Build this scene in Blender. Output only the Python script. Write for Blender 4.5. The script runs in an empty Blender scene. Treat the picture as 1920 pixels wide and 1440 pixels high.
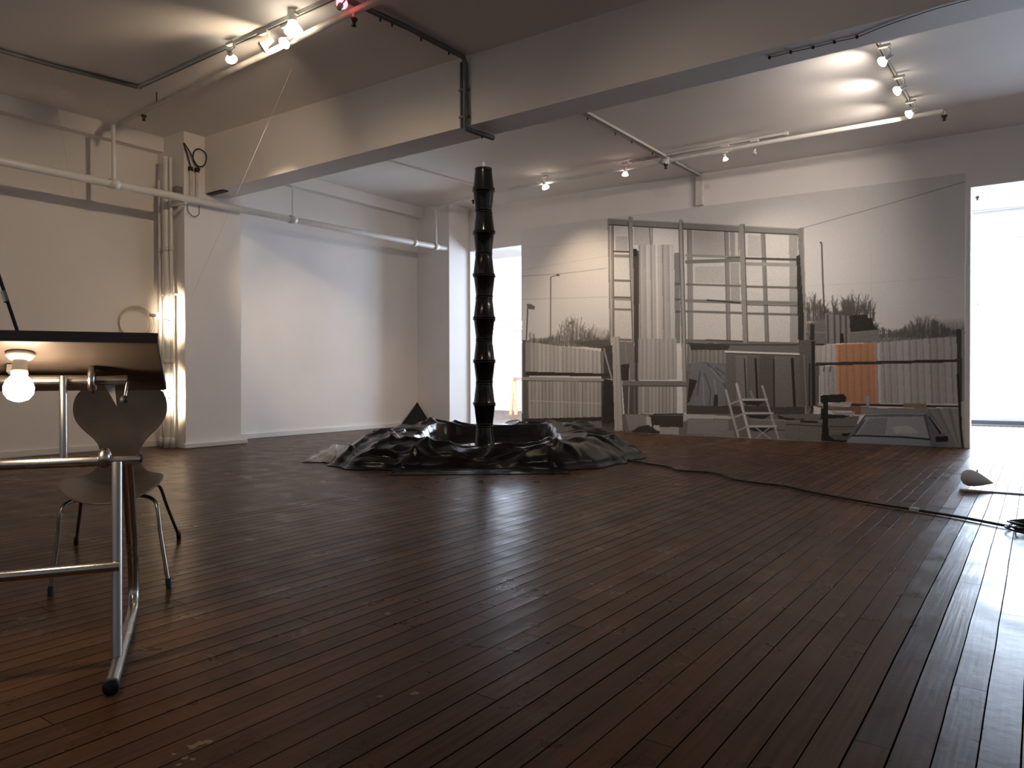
import bpy, math, random
import numpy as np
from mathutils import Vector, Matrix

# ------------------------------------------------------------------ camera, daylight, exposure
S = bpy.context.scene
COL = S.collection
CAM_H = 0.88
YAW, PITCH, ROLL = 0.620477806, -0.0100283994, -0.00230683
cam_data = bpy.data.cameras.new('camera')
cam_data.sensor_fit = 'HORIZONTAL'
cam_data.sensor_width = 36.0
cam_data.lens = 36.0 * 1383.368 / 1920.0
cam_data.clip_start = 0.02
cam_data.clip_end = 200
cam = bpy.data.objects.new('camera', cam_data)
COL.objects.link(cam)
S.camera = cam
cy, sy, cp, sp = math.cos(YAW), math.sin(YAW), math.cos(PITCH), math.sin(PITCH)
fwd = Vector((-sy*cp, cy*cp, sp)); rgt = Vector((cy, sy, 0)); upv = rgt.cross(fwd)
cr, sr = math.cos(ROLL), math.sin(ROLL)
r2 = cr*rgt + sr*upv; u2 = -sr*rgt + cr*upv
cam.matrix_world = Matrix(((r2.x, u2.x, -fwd.x, 0), (r2.y, u2.y, -fwd.y, 0), (r2.z, u2.z, -fwd.z, CAM_H), (0, 0, 0, 1)))

WORLD_STRENGTH = 25.0
world = bpy.data.worlds.new('overcast_sky')
S.world = world
world.use_nodes = True
bg = world.node_tree.nodes['Background']
bg.inputs[0].default_value = (0.68, 0.81, 1.0, 1)
bg.inputs[1].default_value = WORLD_STRENGTH

S.view_settings.view_transform = 'Standard'
S.view_settings.look = 'None'
S.view_settings.exposure = 0.0
S.view_settings.gamma = 1.0
S.view_settings.use_curve_mapping = False
S.cycles.max_bounces = 10
S.cycles.diffuse_bounces = 6
S.cycles.glossy_bounces = 5
S.cycles.transmission_bounces = 6
S.cycles.transparent_max_bounces = 12
S.cycles.caustics_reflective = False
S.cycles.caustics_refractive = False
S.cycles.sample_clamp_indirect = 6.0
S.cycles.use_denoising = True

# sky portals in the far windows (sampling aid for the daylight that comes through them)
def portal(name, loc, sx, sz):
    d = bpy.data.lights.new(name, 'AREA'); d.shape = 'RECTANGLE'; d.size = sx; d.size_y = sz
    d.cycles.is_portal = True
    o = bpy.data.objects.new(name, d); COL.objects.link(o)
    o.location = loc; o.rotation_euler = (math.radians(-90), 0, 0)   # light faces -Y
    return o
portal('window_portal', (-4.5, 15.6, 2.0), 16.0, 3.6)

WARM = (1.0, 0.76, 0.52)
PALE = (1.0, 0.87, 0.76)

# ------------------------------------------------------------------ helpers
def link(name, mesh, parent=None, loc=(0, 0, 0)):
    o = bpy.data.objects.new(name, mesh); COL.objects.link(o)
    o.location = loc
    if parent is not None: o.parent = parent
    return o

def thing(name, label, cat, loc=(0, 0, 0), group=None):
    o = bpy.data.objects.new(name, None); COL.objects.link(o)
    o.empty_display_size = 0.1; o.location = loc
    tag(o, label, cat, group)
    return o

def tag(o, label=None, cat=None, group=None, kind=None):
    if label: o['label'] = label
    if cat: o['category'] = cat
    if group: o['group'] = group
    if kind: o['kind'] = kind
    return o

class MB:
    """collects geometry in world coordinates, then becomes one mesh object"""
    def __init__(self): self.v = []; self.f = []; self.sm = []
    def add(self, vs, fs, smooth=False):
        n = len(self.v); self.v += [tuple(p) for p in vs]
        for q in fs: self.f.append(tuple(i+n for i in q)); self.sm.append(smooth)
        return self
    def box(self, lo, hi):
        (a, b, c), (d, e, g) = lo, hi
        vs = [(a,b,c),(d,b,c),(d,e,c),(a,e,c),(a,b,g),(d,b,g),(d,e,g),(a,e,g)]
        return self.add(vs, [(0,3,2,1),(4,5,6,7),(0,1,5,4),(1,2,6,5),(2,3,7,6),(3,0,4,7)])
    def obox(self, c, ex, ey, ez, hx, hy, hz, bev=0.0):
        c = Vector(c); ex, ey, ez = Vector(ex).normalized(), Vector(ey).normalized(), Vector(ez).normalized()
        vs = []
        for k in (-1, 1):
            for (i, j) in ((-1,-1),(1,-1),(1,1),(-1,1)):
                vs.append(c + ex*hx*i + ey*hy*j + ez*hz*k)
        return self.add(vs, [(0,3,2,1),(4,5,6,7),(0,1,5,4),(1,2,6,5),(2,3,7,6),(3,0,4,7)])
    def tube(self, pts, r, n=12, caps=True, closed=False):
        pts = [Vector(p) for p in pts]; m = len(pts)
        rs = r if isinstance(r, (list, tuple)) else [r]*m
        rings = []; prev = None
        for i, p in enumerate(pts):
            if closed: t = pts[(i+1) % m] - pts[i-1]
            else: t = pts[min(i+1, m-1)] - pts[max(i-1, 0)]
            t.normalize()
            if prev is None:
                a = Vector((0, 0, 1)) if abs(t.z) < 0.9 else Vector((1, 0, 0))
                s = t.cross(a).normalized()
            else:
                s = (prev - t*prev.dot(t)).normalized()
            prev = s; q = t.cross(s)
            rings.append([p + (s*math.cos(2*math.pi*k/n) + q*math.sin(2*math.pi*k/n))*rs[i] for k in range(n)])
        vs = [v for ring in rings for v in ring]; fs = []
        for i in range(m if closed else m-1):
            j = (i+1) % m
            for k in range(n): fs.append((i*n+k, i*n+(k+1) % n, j*n+(k+1) % n, j*n+k))
        self.add(vs, fs, True)
        if caps and not closed:
            self.add(rings[0], [tuple(range(n))[::-1]]); self.add(rings[-1], [tuple(range(n))])
        return self
    def lathe(self, prof, origin, axis=(0, 0, 1), n=28, smooth=True):
        o = Vector(origin); ax = Vector(axis).normalized()
        a = Vector((1, 0, 0)) if abs(ax.x) < 0.9 else Vector((0, 1, 0))
        s = ax.cross(a).normalized(); q = ax.cross(s)
        vs = []; fs = []
        for (r, h) in prof:
            for k in range(n):
                t = 2*math.pi*k/n
                vs.append(o + ax*h + (s*math.cos(t) + q*math.sin(t))*r)
        for i in range(len(prof)-1):
            for k in range(n): fs.append((i*n+k, i*n+(k+1) % n, (i+1)*n+(k+1) % n, (i+1)*n+k))
        return self.add(vs, fs, smooth)
    def ball(self, c, r, n=16, scale=(1, 1, 1)):
        prof = [(max(1e-4, math.sin(math.pi*i/n)), -math.cos(math.pi*i/n)) for i in range(n+1)]
        vs = []; fs = []; m = n*2
        for (rr, h) in prof:
            for k in range(m):
                t = 2*math.pi*k/m
                vs.append((c[0]+r*rr*math.cos(t)*scale[0], c[1]+r*rr*math.sin(t)*scale[1], c[2]+r*h*scale[2]))
        for i in range(n):
            for k in range(m): fs.append((i*m+k, i*m+(k+1) % m, (i+1)*m+(k+1) % m, (i+1)*m+k))
        return self.add(vs, fs, True)
    def grid(self, P, smooth=True):
        """P: rows x cols array of points"""
        R = len(P); Cn = len(P[0]); vs = [p for row in P for p in row]
        fs = [(i*Cn+j, i*Cn+j+1, (i+1)*Cn+j+1, (i+1)*Cn+j) for i in range(R-1) for j in range(Cn-1)]
        return self.add(vs, fs, smooth)
    def build(self, name, mat, parent=None, bevel=0.0, origin=None):
        off = Vector((0, 0, 0))
        if parent is not None:
            p = parent
            while p is not None: off += Vector(p.location); p = p.parent
        elif origin is not None: off = Vector(origin)
        me = bpy.data.meshes.new(name)
        me.from_pydata([(x-off.x, y-off.y, z-off.z) for (x, y, z) in self.v], [], self.f)
        me.polygons.foreach_set('use_smooth', self.sm)
        me.materials.append(mat); me.update()
        o = link(name, me, parent, (0, 0, 0) if parent is not None else tuple(off))
        if bevel:
            b = o.modifiers.new('bevel', 'BEVEL'); b.width = bevel; b.segments = 2; b.limit_method = 'ANGLE'
        return o

def struct(o): o['kind'] = 'structure'; return o

def arc(pts, steps=8):
    """Catmull-Rom through points"""
    P = [Vector(p) for p in pts]; P = [2*P[0]-P[1]] + P + [2*P[-1]-P[-2]]; out = []
    for i in range(1, len(P)-2):
        for k in range(steps):
            t = k/steps
            out.append(0.5*((2*P[i]) + (P[i+1]-P[i-1])*t + (2*P[i-1]-5*P[i]+4*P[i+1]-P[i+2])*t*t + (3*P[i]-P[i-1]-3*P[i+1]+P[i+2])*t**3))
    out.append(P[-2]); return out

# ------------------------------------------------------------------ materials
def mat(name, col, rough=0.5, metal=0.0, noise=0.0, nscale=8.0, bump=0.0, bscale=40.0, spec=0.5, rvar=0.0):
    m = bpy.data.materials.new(name); m.use_nodes = True
    nt = m.node_tree; b = nt.nodes['Principled BSDF']
    b.inputs['Base Color'].default_value = (*col, 1); b.inputs['Roughness'].default_value = rough
    b.inputs['Metallic'].default_value = metal; b.inputs['Specular IOR Level'].default_value = spec
    tc = nt.nodes.new('ShaderNodeTexCoord')
    if noise or rvar:
        n = nt.nodes.new('ShaderNodeTexNoise'); n.inputs['Scale'].default_value = nscale; n.inputs['Detail'].default_value = 5
        nt.links.new(tc.outputs['Object'], n.inputs['Vector'])
        if noise:
            r = nt.nodes.new('ShaderNodeMapRange'); r.inputs['From Min'].default_value = 0.3; r.inputs['From Max'].default_value = 0.7
            r.inputs['To Min'].default_value = 1-noise; r.inputs['To Max'].default_value = 1+noise
            nt.links.new(n.outputs[0], r.inputs['Value'])
            mx = nt.nodes.new('ShaderNodeVectorMath'); mx.operation = 'SCALE'; mx.inputs[0].default_value = col
            nt.links.new(r.outputs[0], mx.inputs['Scale']); nt.links.new(mx.outputs[0], b.inputs['Base Color'])
        if rvar:
            r = nt.nodes.new('ShaderNodeMapRange'); r.inputs['From Min'].default_value = 0.3; r.inputs['From Max'].default_value = 0.7
            r.inputs['To Min'].default_value = max(0.02, rough-rvar); r.inputs['To Max'].default_value = rough+rvar
            nt.links.new(n.outputs[0], r.inputs['Value']); nt.links.new(r.outputs[0], b.inputs['Roughness'])
    if bump:
        n2 = nt.nodes.new('ShaderNodeTexNoise'); n2.inputs['Scale'].default_value = bscale; n2.inputs['Detail'].default_value = 4
        nt.links.new(tc.outputs['Object'], n2.inputs['Vector'])
        bp = nt.nodes.new('ShaderNodeBump'); bp.inputs['Strength'].default_value = bump; bp.inputs['Distance'].default_value = 0.01
        nt.links.new(n2.outputs[0], bp.inputs['Height']); nt.links.new(bp.outputs[0], b.inputs['Normal'])
    return m

def emit(name, col, s):
    m = bpy.data.materials.new(name); m.use_nodes = True; nt = m.node_tree
    nt.nodes.remove(nt.nodes['Principled BSDF'])
    e = nt.nodes.new('ShaderNodeEmission'); e.inputs[0].default_value = (*col, 1); e.inputs[1].default_value = s
    nt.links.new(e.outputs[0], nt.nodes['Material Output'].inputs[0]); return m

M_wall = mat('white_wall_paint', (0.82, 0.785, 0.755), 0.75, noise=0.035, nscale=1.3, bump=0.08, bscale=25)
M_ceil = mat('white_ceiling_paint', (0.82, 0.785, 0.755), 0.85, noise=0.03, nscale=1.0, bump=0.08, bscale=15)
M_base = mat('white_skirting_gloss', (0.75, 0.73, 0.70), 0.4)
M_pipe = mat('white_pipe_paint', (0.72, 0.70, 0.67), 0.4, noise=0.05)
M_pipe_old = mat('worn_pipe_paint', (0.62, 0.58, 0.52), 0.45, noise=0.15)
M_conduit = mat('grey_conduit', (0.16, 0.165, 0.165), 0.45, metal=0.2, noise=0.2)
M_track = mat('white_track_enamel', (0.55, 0.54, 0.52), 0.4)
M_darkcord = mat('black_rubber', (0.012, 0.012, 0.013), 0.5)
M_head = mat('dark_sprinkler_metal', (0.03, 0.026, 0.022), 0.5, metal=0.3)
M_chrome = mat('worn_chrome', (0.50, 0.48, 0.45), 0.26, metal=1.0, rvar=0.03, nscale=6)
M_dullchrome = mat('dull_chrome', (0.24, 0.215, 0.19), 0.3, metal=1.0)
M_steel = mat('grey_steel_tube', (0.40, 0.38, 0.36), 0.34, metal=0.9, rvar=0.03, nscale=6)
M_board = mat('brown_board', (0.085, 0.062, 0.049), 0.5, noise=0.12, nscale=6)
M_boardedge = mat('dark_board_edge', (0.07, 0.055, 0.045), 0.55)
M_shell = mat('dark_brown_shell', (0.13, 0.098, 0.075), 0.45, noise=0.15, nscale=10)
M_rubber = mat('black_foot', (0.01, 0.01, 0.01), 0.6)
M_porcelain = mat('white_porcelain', (0.78, 0.76, 0.72), 0.3)
M_bulb = emit('lit_bulb', (1.0, 0.80, 0.56), 14.0)
M_tablebulb = emit('lit_table_bulb', (1.0, 0.78, 0.54), 150.0)
M_spotbulb = emit('lit_reflector_lamp', (1.0, 0.86, 0.68), 14.0)
M_redbulb = emit('lit_red_lamp', (1.0, 0.12, 0.14), 7.0)
M_pinkbulb = emit('lit_pink_lamp', (1.0, 0.62, 0.60), 12.0)
M_offglass = mat('unlit_lamp_glass', (0.55, 0.55, 0.56), 0.15)
M_poly = mat('black_polythene', (0.006, 0.006, 0.0065), 0.22, bump=0.5, bscale=11, spec=0.26, rvar=0.08, nscale=6)
M_bucket = mat('black_bucket_plastic', (0.006, 0.0055, 0.005), 0.13, spec=0.4)
M_water = mat('dark_water', (0.006, 0.006, 0.007), 0.03, spec=0.6)
M_greysheet = mat('grey_backed_sheet', (0.46, 0.445, 0.42), 0.4, noise=0.25, nscale=7, bump=0.5, bscale=12)
M_cloth = mat('matt_black_cloth', (0.008, 0.007, 0.007), 0.8, bump=0.4, bscale=14)
M_wood = mat('orange_pine', (0.52, 0.25, 0.11), 0.5, noise=0.15, nscale=10)
M_whitetop = mat('white_laminate', (0.75, 0.75, 0.74), 0.35)
M_paper = mat('grey_white_paper', (0.62, 0.62, 0.60), 0.6)
M_frame = mat('white_window_paint', (0.72, 0.74, 0.75), 0.45)
M_skirtdark = mat('dark_skirting', (0.10, 0.12, 0.14), 0.5)
M_nylon = mat('clear_nylon', (0.75, 0.73, 0.68), 0.2)

def floor_material():
    m = bpy.data.materials.new('dark_varnished_floorboards'); m.use_nodes = True
    nt = m.node_tree; N = nt.nodes; L = nt.links; b = N['Principled BSDF']
    geo = N.new('ShaderNodeNewGeometry')
    sep = N.new('ShaderNodeSeparateXYZ'); L.new(geo.outputs['Position'], sep.inputs[0])
    def math_(op, a, bb=None, c=None):
        n = N.new('ShaderNodeMath'); n.operation = op
        for i, x in enumerate((a, bb, c)):
            if x is None: continue
            if isinstance(x, (int, float)): n.inputs[i].default_value = x
            else: L.new(x, n.inputs[i])
        return n.outputs[0]
    def maprange(v, a, bb, c, d):
        n = N.new('ShaderNodeMapRange')
        for i, x in enumerate((a, bb, c, d)): n.inputs[i+1].default_value = x
        L.new(v, n.inputs[0]); return n.outputs[0]
    W = 0.0832
    # boards wander by a millimetre or two
    wob = N.new('ShaderNodeTexNoise'); wob.inputs['Scale'].default_value = 1.5; L.new(geo.outputs['Position'], wob.inputs['Vector'])
    xs = math_('ADD', sep.outputs[0], maprange(wob.outputs[0], 0, 1, -0.004, 0.004))
    u = math_('DIVIDE', math_('ADD', xs, 20.0-0.002), W)
    idx = math_('FLOOR', u); fr = math_('FRACT', u)
    wn = N.new('ShaderNodeTexWhiteNoise'); wn.noise_dimensions = '1D'; L.new(idx, wn.inputs['W'])
    rnd = wn.outputs['Value']
    # end joints
    v = math_('DIVIDE', math_('ADD', sep.outputs[1], math_('MULTIPLY', rnd, 37.0)), 3.1)
    vi = math_('FLOOR', v); vf = math_('FRACT', v)
    wn2 = N.new('ShaderNodeTexWhiteNoise'); wn2.noise_dimensions = '2D'
    cmb = N.new('ShaderNodeCombineXYZ'); L.new(idx, cmb.inputs[0]); L.new(vi, cmb.inputs[1]); L.new(cmb.outputs[0], wn2.inputs['Vector'])
    rb = wn2.outputs['Value']
    sepc = N.new('ShaderNodeSeparateColor'); L.new(wn2.outputs['Color'], sepc.inputs[0])
    # gaps of uneven width
    gw = maprange(rnd, 0, 1, 0.028, 0.075)
    g1 = math_('GREATER_THAN', math_('ABSOLUTE', math_('SUBTRACT', fr, 0.5)), math_('SUBTRACT', 0.5, math_('MULTIPLY', gw, 0.5)))
    g2 = math_('LESS_THAN', vf, 0.0007)
    gap = math_('MAXIMUM', g1, g2)
    # grain
    mp = N.new('ShaderNodeMapping'); mp.inputs['Scale'].default_value = (60, 2.2, 1)
    off = N.new('ShaderNodeCombineXYZ'); L.new(math_('MULTIPLY', rb, 50.0), off.inputs[2])
    va = N.new('ShaderNodeVectorMath'); va.operation = 'ADD'; L.new(geo.outputs['Position'], va.inputs[0]); L.new(off.outputs[0], va.inputs[1])
    L.new(va.outputs[0], mp.inputs['Vector'])
    gr = N.new('ShaderNodeTexNoise'); gr.inputs['Scale'].default_value = 1; gr.inputs['Detail'].default_value = 6; L.new(mp.outputs[0], gr.inputs['Vector'])
    big = N.new('ShaderNodeTexNoise'); big.inputs['Scale'].default_value = 1.1; big.inputs['Detail'].default_value = 6; big.inputs['Roughness'].default_value = 0.65
    L.new(geo.outputs['Position'], big.inputs['Vector'])
    val = math_('MULTIPLY', math_('MULTIPLY', maprange(rb, 0, 1, 0.72, 1.28), maprange(gr.outputs[0], 0.3, 0.7, 0.72, 1.25)), maprange(big.outputs[0], 0.3, 0.7, 0.7, 1.25))
    ramp = N.new('ShaderNodeMix'); ramp.data_type = 'RGBA'
    ramp.inputs['A'].default_value = (0.070, 0.030, 0.013, 1); ramp.inputs['B'].default_value = (0.092, 0.043, 0.020, 1)
    L.new(sepc.outputs[1], ramp.inputs['Factor'])
    sc = N.new('ShaderNodeVectorMath'); sc.operation = 'SCALE'; L.new(ramp.outputs['Result'], sc.inputs[0]); L.new(val, sc.inputs['Scale'])
    # dark spill near the table
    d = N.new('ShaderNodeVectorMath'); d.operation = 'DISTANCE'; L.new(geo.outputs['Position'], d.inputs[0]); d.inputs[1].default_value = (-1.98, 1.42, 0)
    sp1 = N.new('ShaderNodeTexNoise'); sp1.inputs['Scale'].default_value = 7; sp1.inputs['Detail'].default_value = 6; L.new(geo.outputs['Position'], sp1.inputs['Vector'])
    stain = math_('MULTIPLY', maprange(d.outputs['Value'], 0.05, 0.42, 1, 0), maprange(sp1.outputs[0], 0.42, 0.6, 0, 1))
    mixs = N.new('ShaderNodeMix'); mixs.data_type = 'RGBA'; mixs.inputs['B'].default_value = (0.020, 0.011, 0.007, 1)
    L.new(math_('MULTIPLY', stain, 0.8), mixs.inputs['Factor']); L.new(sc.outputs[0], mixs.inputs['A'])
    # paint spots
    vor = N.new('ShaderNodeTexVoronoi'); vor.inputs['Scale'].default_value = 9; vor.inputs['Randomness'].default_value = 1
    wv = N.new('ShaderNodeTexNoise'); wv.inputs['Scale'].default_value = 40; L.new(geo.outputs['Position'], wv.inputs['Vector'])
    vs = N.new('ShaderNodeVectorMath'); vs.operation = 'MULTIPLY_ADD'; vs.inputs[1].default_value = (0.03, 0.03, 0.0); L.new(wv.outputs['Color'], vs.inputs[0]); L.new(geo.outputs['Position'], vs.inputs[2])
    L.new(vs.outputs[0], vor.inputs['Vector'])
    pk = N.new('ShaderNodeTexNoise'); pk.inputs['Scale'].default_value = 1.3; L.new(geo.outputs['Position'], pk.inputs['Vector'])
    sepv = N.new('ShaderNodeSeparateColor'); L.new(vor.outputs['Color'], sepv.inputs[0])
    rad = math_('MULTIPLY', math_('POWER', sepv.outputs[0], 4.0), 0.05)
    spot = math_('MULTIPLY', math_('LESS_THAN', vor.outputs['Distance'], rad), math_('GREATER_THAN', pk.outputs[0], 0.60))
    # the bigger paint blots in the foreground
    def blot(x, y, r):
        dd = N.new('ShaderNodeVectorMath'); dd.operation = 'DISTANCE'; L.new(vs.outputs[0], dd.inputs[0]); dd.inputs[1].default_value = (x+0.015, y+0.015, 0)
        return math_('LESS_THAN', dd.outputs['Value'], r)
    for (x, y, r) in BLOTS: spot = math_('MAXIMUM', spot, blot(x, y, r))
    mixp = N.new('ShaderNodeMix'); mixp.data_type = 'RGBA'; mixp.inputs['B'].default_value = (0.26, 0.20, 0.13, 1)
    L.new(math_('MULTIPLY', spot, 0.75), mixp.inputs['Factor']); L.new(mixs.outputs['Result'], mixp.inputs['A'])
    mixg = N.new('ShaderNodeMix'); mixg.data_type = 'RGBA'; mixg.inputs['B'].default_value = (0.006, 0.004, 0.003, 1)
    L.new(gap, mixg.inputs['Factor']); L.new(mixp.outputs['Result'], mixg.inputs['A'])
    L.new(mixg.outputs['Result'], b.inputs['Base Color'])
    # worn varnish
    sc2 = N.new('ShaderNodeTexNoise'); sc2.inputs['Scale'].default_value = 5; sc2.inputs['Detail'].default_value = 8; L.new(geo.outputs['Position'], sc2.inputs['Vector'])
    ro = math_('ADD', maprange(sc2.outputs[0], 0.3, 0.7, 0.25, 0.37), math_('MULTIPLY', gap, 0.15))
    L.new(ro, b.inputs['Roughness'])
    L.new(math_('MULTIPLY', math_('SUBTRACT', 1.0, gap), 0.068), b.inputs['Specular IOR Level'])
    # height: cupped, slightly tilted boards, grain, open joints
    tilt = math_('MULTIPLY', math_('SUBTRACT', fr, 0.5), maprange(sepc.outputs[2], 0, 1, -1.0, 1.0))
    cup = math_('MULTIPLY', math_('POWER', math_('SUBTRACT', fr, 0.5), 2.0), 1.6)
    fine = N.new('ShaderNodeTexNoise'); fine.inputs['Scale'].default_value = 28; fine.inputs['Detail'].default_value = 6; L.new(geo.outputs['Position'], fine.inputs['Vector'])
    h = math_('ADD', math_('ADD', math_('MULTIPLY', tilt, 0.5), cup), math_('ADD', math_('MULTIPLY', fine.outputs[0], 0.35), math_('MULTIPLY', gr.outputs[0], 0.35)))
    h = math_('SUBTRACT', h, math_('MULTIPLY', gap, 0.15))
    bp = N.new('ShaderNodeBump'); bp.inputs['Strength'].default_value = 0.7; bp.inputs['Distance'].default_value = 0.002
    L.new(h, bp.inputs['Height']); L.new(bp.outputs[0], b.inputs['Normal'])
    return m

BLOTS = [(-1.640, 0.979, 0.012), (-1.640, 0.996, 0.011), (-1.630, 1.012, 0.009), (-1.644, 0.938, 0.006), (-1.607, 0.941, 0.007), (-1.584, 0.946, 0.007), (-1.584, 0.912, 0.006),
         (-3.022, 1.142, 0.016), (-1.41, 1.503, 0.008), (-1.474, 1.429, 0.006), (-1.969, 1.957, 0.012), (-1.456, 2.744, 0.010), (-1.539, 2.734, 0.009)]
M_floor = floor_material()

# ------------------------------------------------------------------ the room
XL, XR, YB, YF, YFAR = -9.2, 3.0, 10.46, -3.0, 15.5
XMIN = -13.0
def zc(x): return 3.795 - 0.0145*x
T = 0.24                                     # thickness of the mural wall
D1 = (-8.40, -7.27, 3.145)                   # left doorway: from x, to x, height
D2 = (-0.68, 1.70, 3.145)                    # right doorway

struct(MB().box((XMIN, YF-0.3, -0.2), (XR+0.3, YFAR+0.3, 0)).build('floor', M_floor))
m = MB(); zz0, zz1 = zc(XMIN), zc(XR+0.3)
m.add([(XMIN,YF-0.3,zz0),(XR+0.3,YF-0.3,zz1),(XR+0.3,YFAR+0.3,zz1),(XMIN,YFAR+0.3,zz0),
       (XMIN,YF-0.3,zz0+0.3),(XR+0.3,YF-0.3,zz1+0.3),(XR+0.3,YFAR+0.3,zz1+0.3),(XMIN,YFAR+0.3,zz0+0.3)],
      [(0,3,2,1),(4,5,6,7),(0,1,5,4),(1,2,6,5),(2,3,7,6),(3,0,4,7)])
struct(m.build('ceiling', M_ceil))
ZT = 4.1
struct(MB().box((XL-0.3, YF, 0), (XL, YB+T, ZT)).build('wall_left', M_wall))
struct(MB().box((XR, YF, 0), (XR+0.3, YFAR, ZT)).build('wall_right', M_wall))
struct(MB().box((XL-0.3, YF-0.3, 0), (XR+0.3, YF, ZT)).build('wall_front', M_wall))
m = MB()
m.box((XL, YB, 0), (D1[0], YB+T, ZT)); m.box((D1[0], YB, D1[2]), (D1[1], YB+T, ZT))
m.box((D1[1], YB, 0), (D2[0], YB+T, ZT)); m.box((D2[0], YB, D2[2]), (D2[1], YB+T, ZT)); m.box((D2[1], YB, 0), (XR, YB+T, ZT))
struct(m.build('wall_back', M_wall))
struct(MB().box((XL, 9.92, 0), (-8.44, YB, ZT)).build('pilaster', M_wall))
struct(MB().box((XL, 5.08, 0), (-8.60, 5.86, ZT)).build('pillar', M_wall))
struct(MB().box((XL, 5.36, 3.21), (XR, 5.71, ZT)).build('beam', M_wall))
struct(MB().box((XL, YF, 3.74), (-9.06, YB, ZT)).build('cornice', M_wall))
# skirtings
struct(MB().box((XL, 5.86, 0), (XL+0.03, 9.92, 0.075)).build('baseboard_left', M_base, bevel=0.006))
struct(MB().box((XL, YF, 0), (XL+0.03, 5.08, 0.075)).build('baseboard_left_near', M_base, bevel=0.006))
struct(MB().box((XL+0.6, 5.03, 0), (-8.54, 5.92, 0.065)).build('baseboard_pillar', M_base, bevel=0.012))
struct(MB().box((XL+0.03, 9.88, 0), (-8.42, 9.92, 0.075)).build('baseboard_pilaster', M_base, bevel=0.006))

# ------------------------------------------------------------------ daylit room beyond the doorways
struct(MB().box((XMIN-0.3, YB, 0), (XMIN, YFAR, ZT)).build('wall_beyond_left', M_wall))
m = MB()
win = []
x = XMIN + 0.25
while x < XR - 1.5:
    win.append((x, x+2.55)); x += 2.75
m.box((XMIN, YFAR, 0), (XR, YFAR+0.25, 0.12)); m.box((XMIN, YFAR, 3.78), (XR, YFAR+0.25, ZT))
px = XMIN
for (a, b_) in win: m.box((px, YFAR, 0.12), (a, YFAR+0.25, 3.78)); px = b_
m.box((XMIN, YFAR, 0.12), (win[0][1], YFAR+0.25, 1.70)); m.box((XMIN, YFAR, 2.35), (win[0][1], YFAR+0.25, 3.78))   # a lower, smaller window at the left
m.box((px, YFAR, 0.12), (XR, YFAR+0.25, 3.78))
struct(m.build('wall_beyond', M_wall))
struct(MB().box((-3.0, YFAR-0.02, 0.02), (XR, YFAR, 0.085)).build('baseboard_beyond', M_skirtdark))

def glass_material():
    g = bpy.data.materials.new('window_glass'); g.use_nodes = True; nt = g.node_tree
    nt.nodes.remove(nt.nodes['Principled BSDF'])
    t = nt.nodes.new('ShaderNodeBsdfTransparent'); gl = nt.nodes.new('ShaderNodeBsdfGlossy'); gl.inputs['Roughness'].default_value = 0.02
    f = nt.nodes.new('ShaderNodeFresnel'); f.inputs[0].default_value = 1.45
    mx = nt.nodes.new('ShaderNodeMixShader'); nt.links.new(f.outputs[0], mx.inputs[0]); nt.links.new(t.outputs[0], mx.inputs[1]); nt.links.new(gl.outputs[0], mx.inputs[2])
    nt.links.new(mx.outputs[0], nt.nodes['Material Output'].inputs[0]); return g
M_glass = glass_material()
for i, (a, b_) in enumerate(win):
    f = MB(); w = 0.035; z0, z1 = (1.70, 2.35) if i == 0 else (0.12, 3.78)
    f.box((a, YFAR+0.08, z0), (a+w, YFAR+0.15, z1)); f.box((b_-w, YFAR+0.08, z0), (b_, YFAR+0.15, z1))
    f.box((a, YFAR+0.08, z0), (b_, YFAR+0.15, z0+w)); f.box((a, YFAR+0.08, z1-w), (b_, YFAR+0.15, z1))
    for z in ((2.16,) if i == 0 else (2.16, 3.29)): f.box((a, YFAR+0.09, z-0.014), (b_, YFAR+0.14, z+0.014))
    for k in (1, 2): xm = a+(b_-a)*k/3; f.box((xm-0.006, YFAR+0.09, z0), (xm+0.006, YFAR+0.14, 2.16))
    wf = struct(f.build('window_%d' % (i+1), M_frame))
    MB().box((a+w, YFAR+0.11, z0+w), (b_-w, YFAR+0.116, z1-w)).build('window_pane', M_glass, wf)
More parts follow.
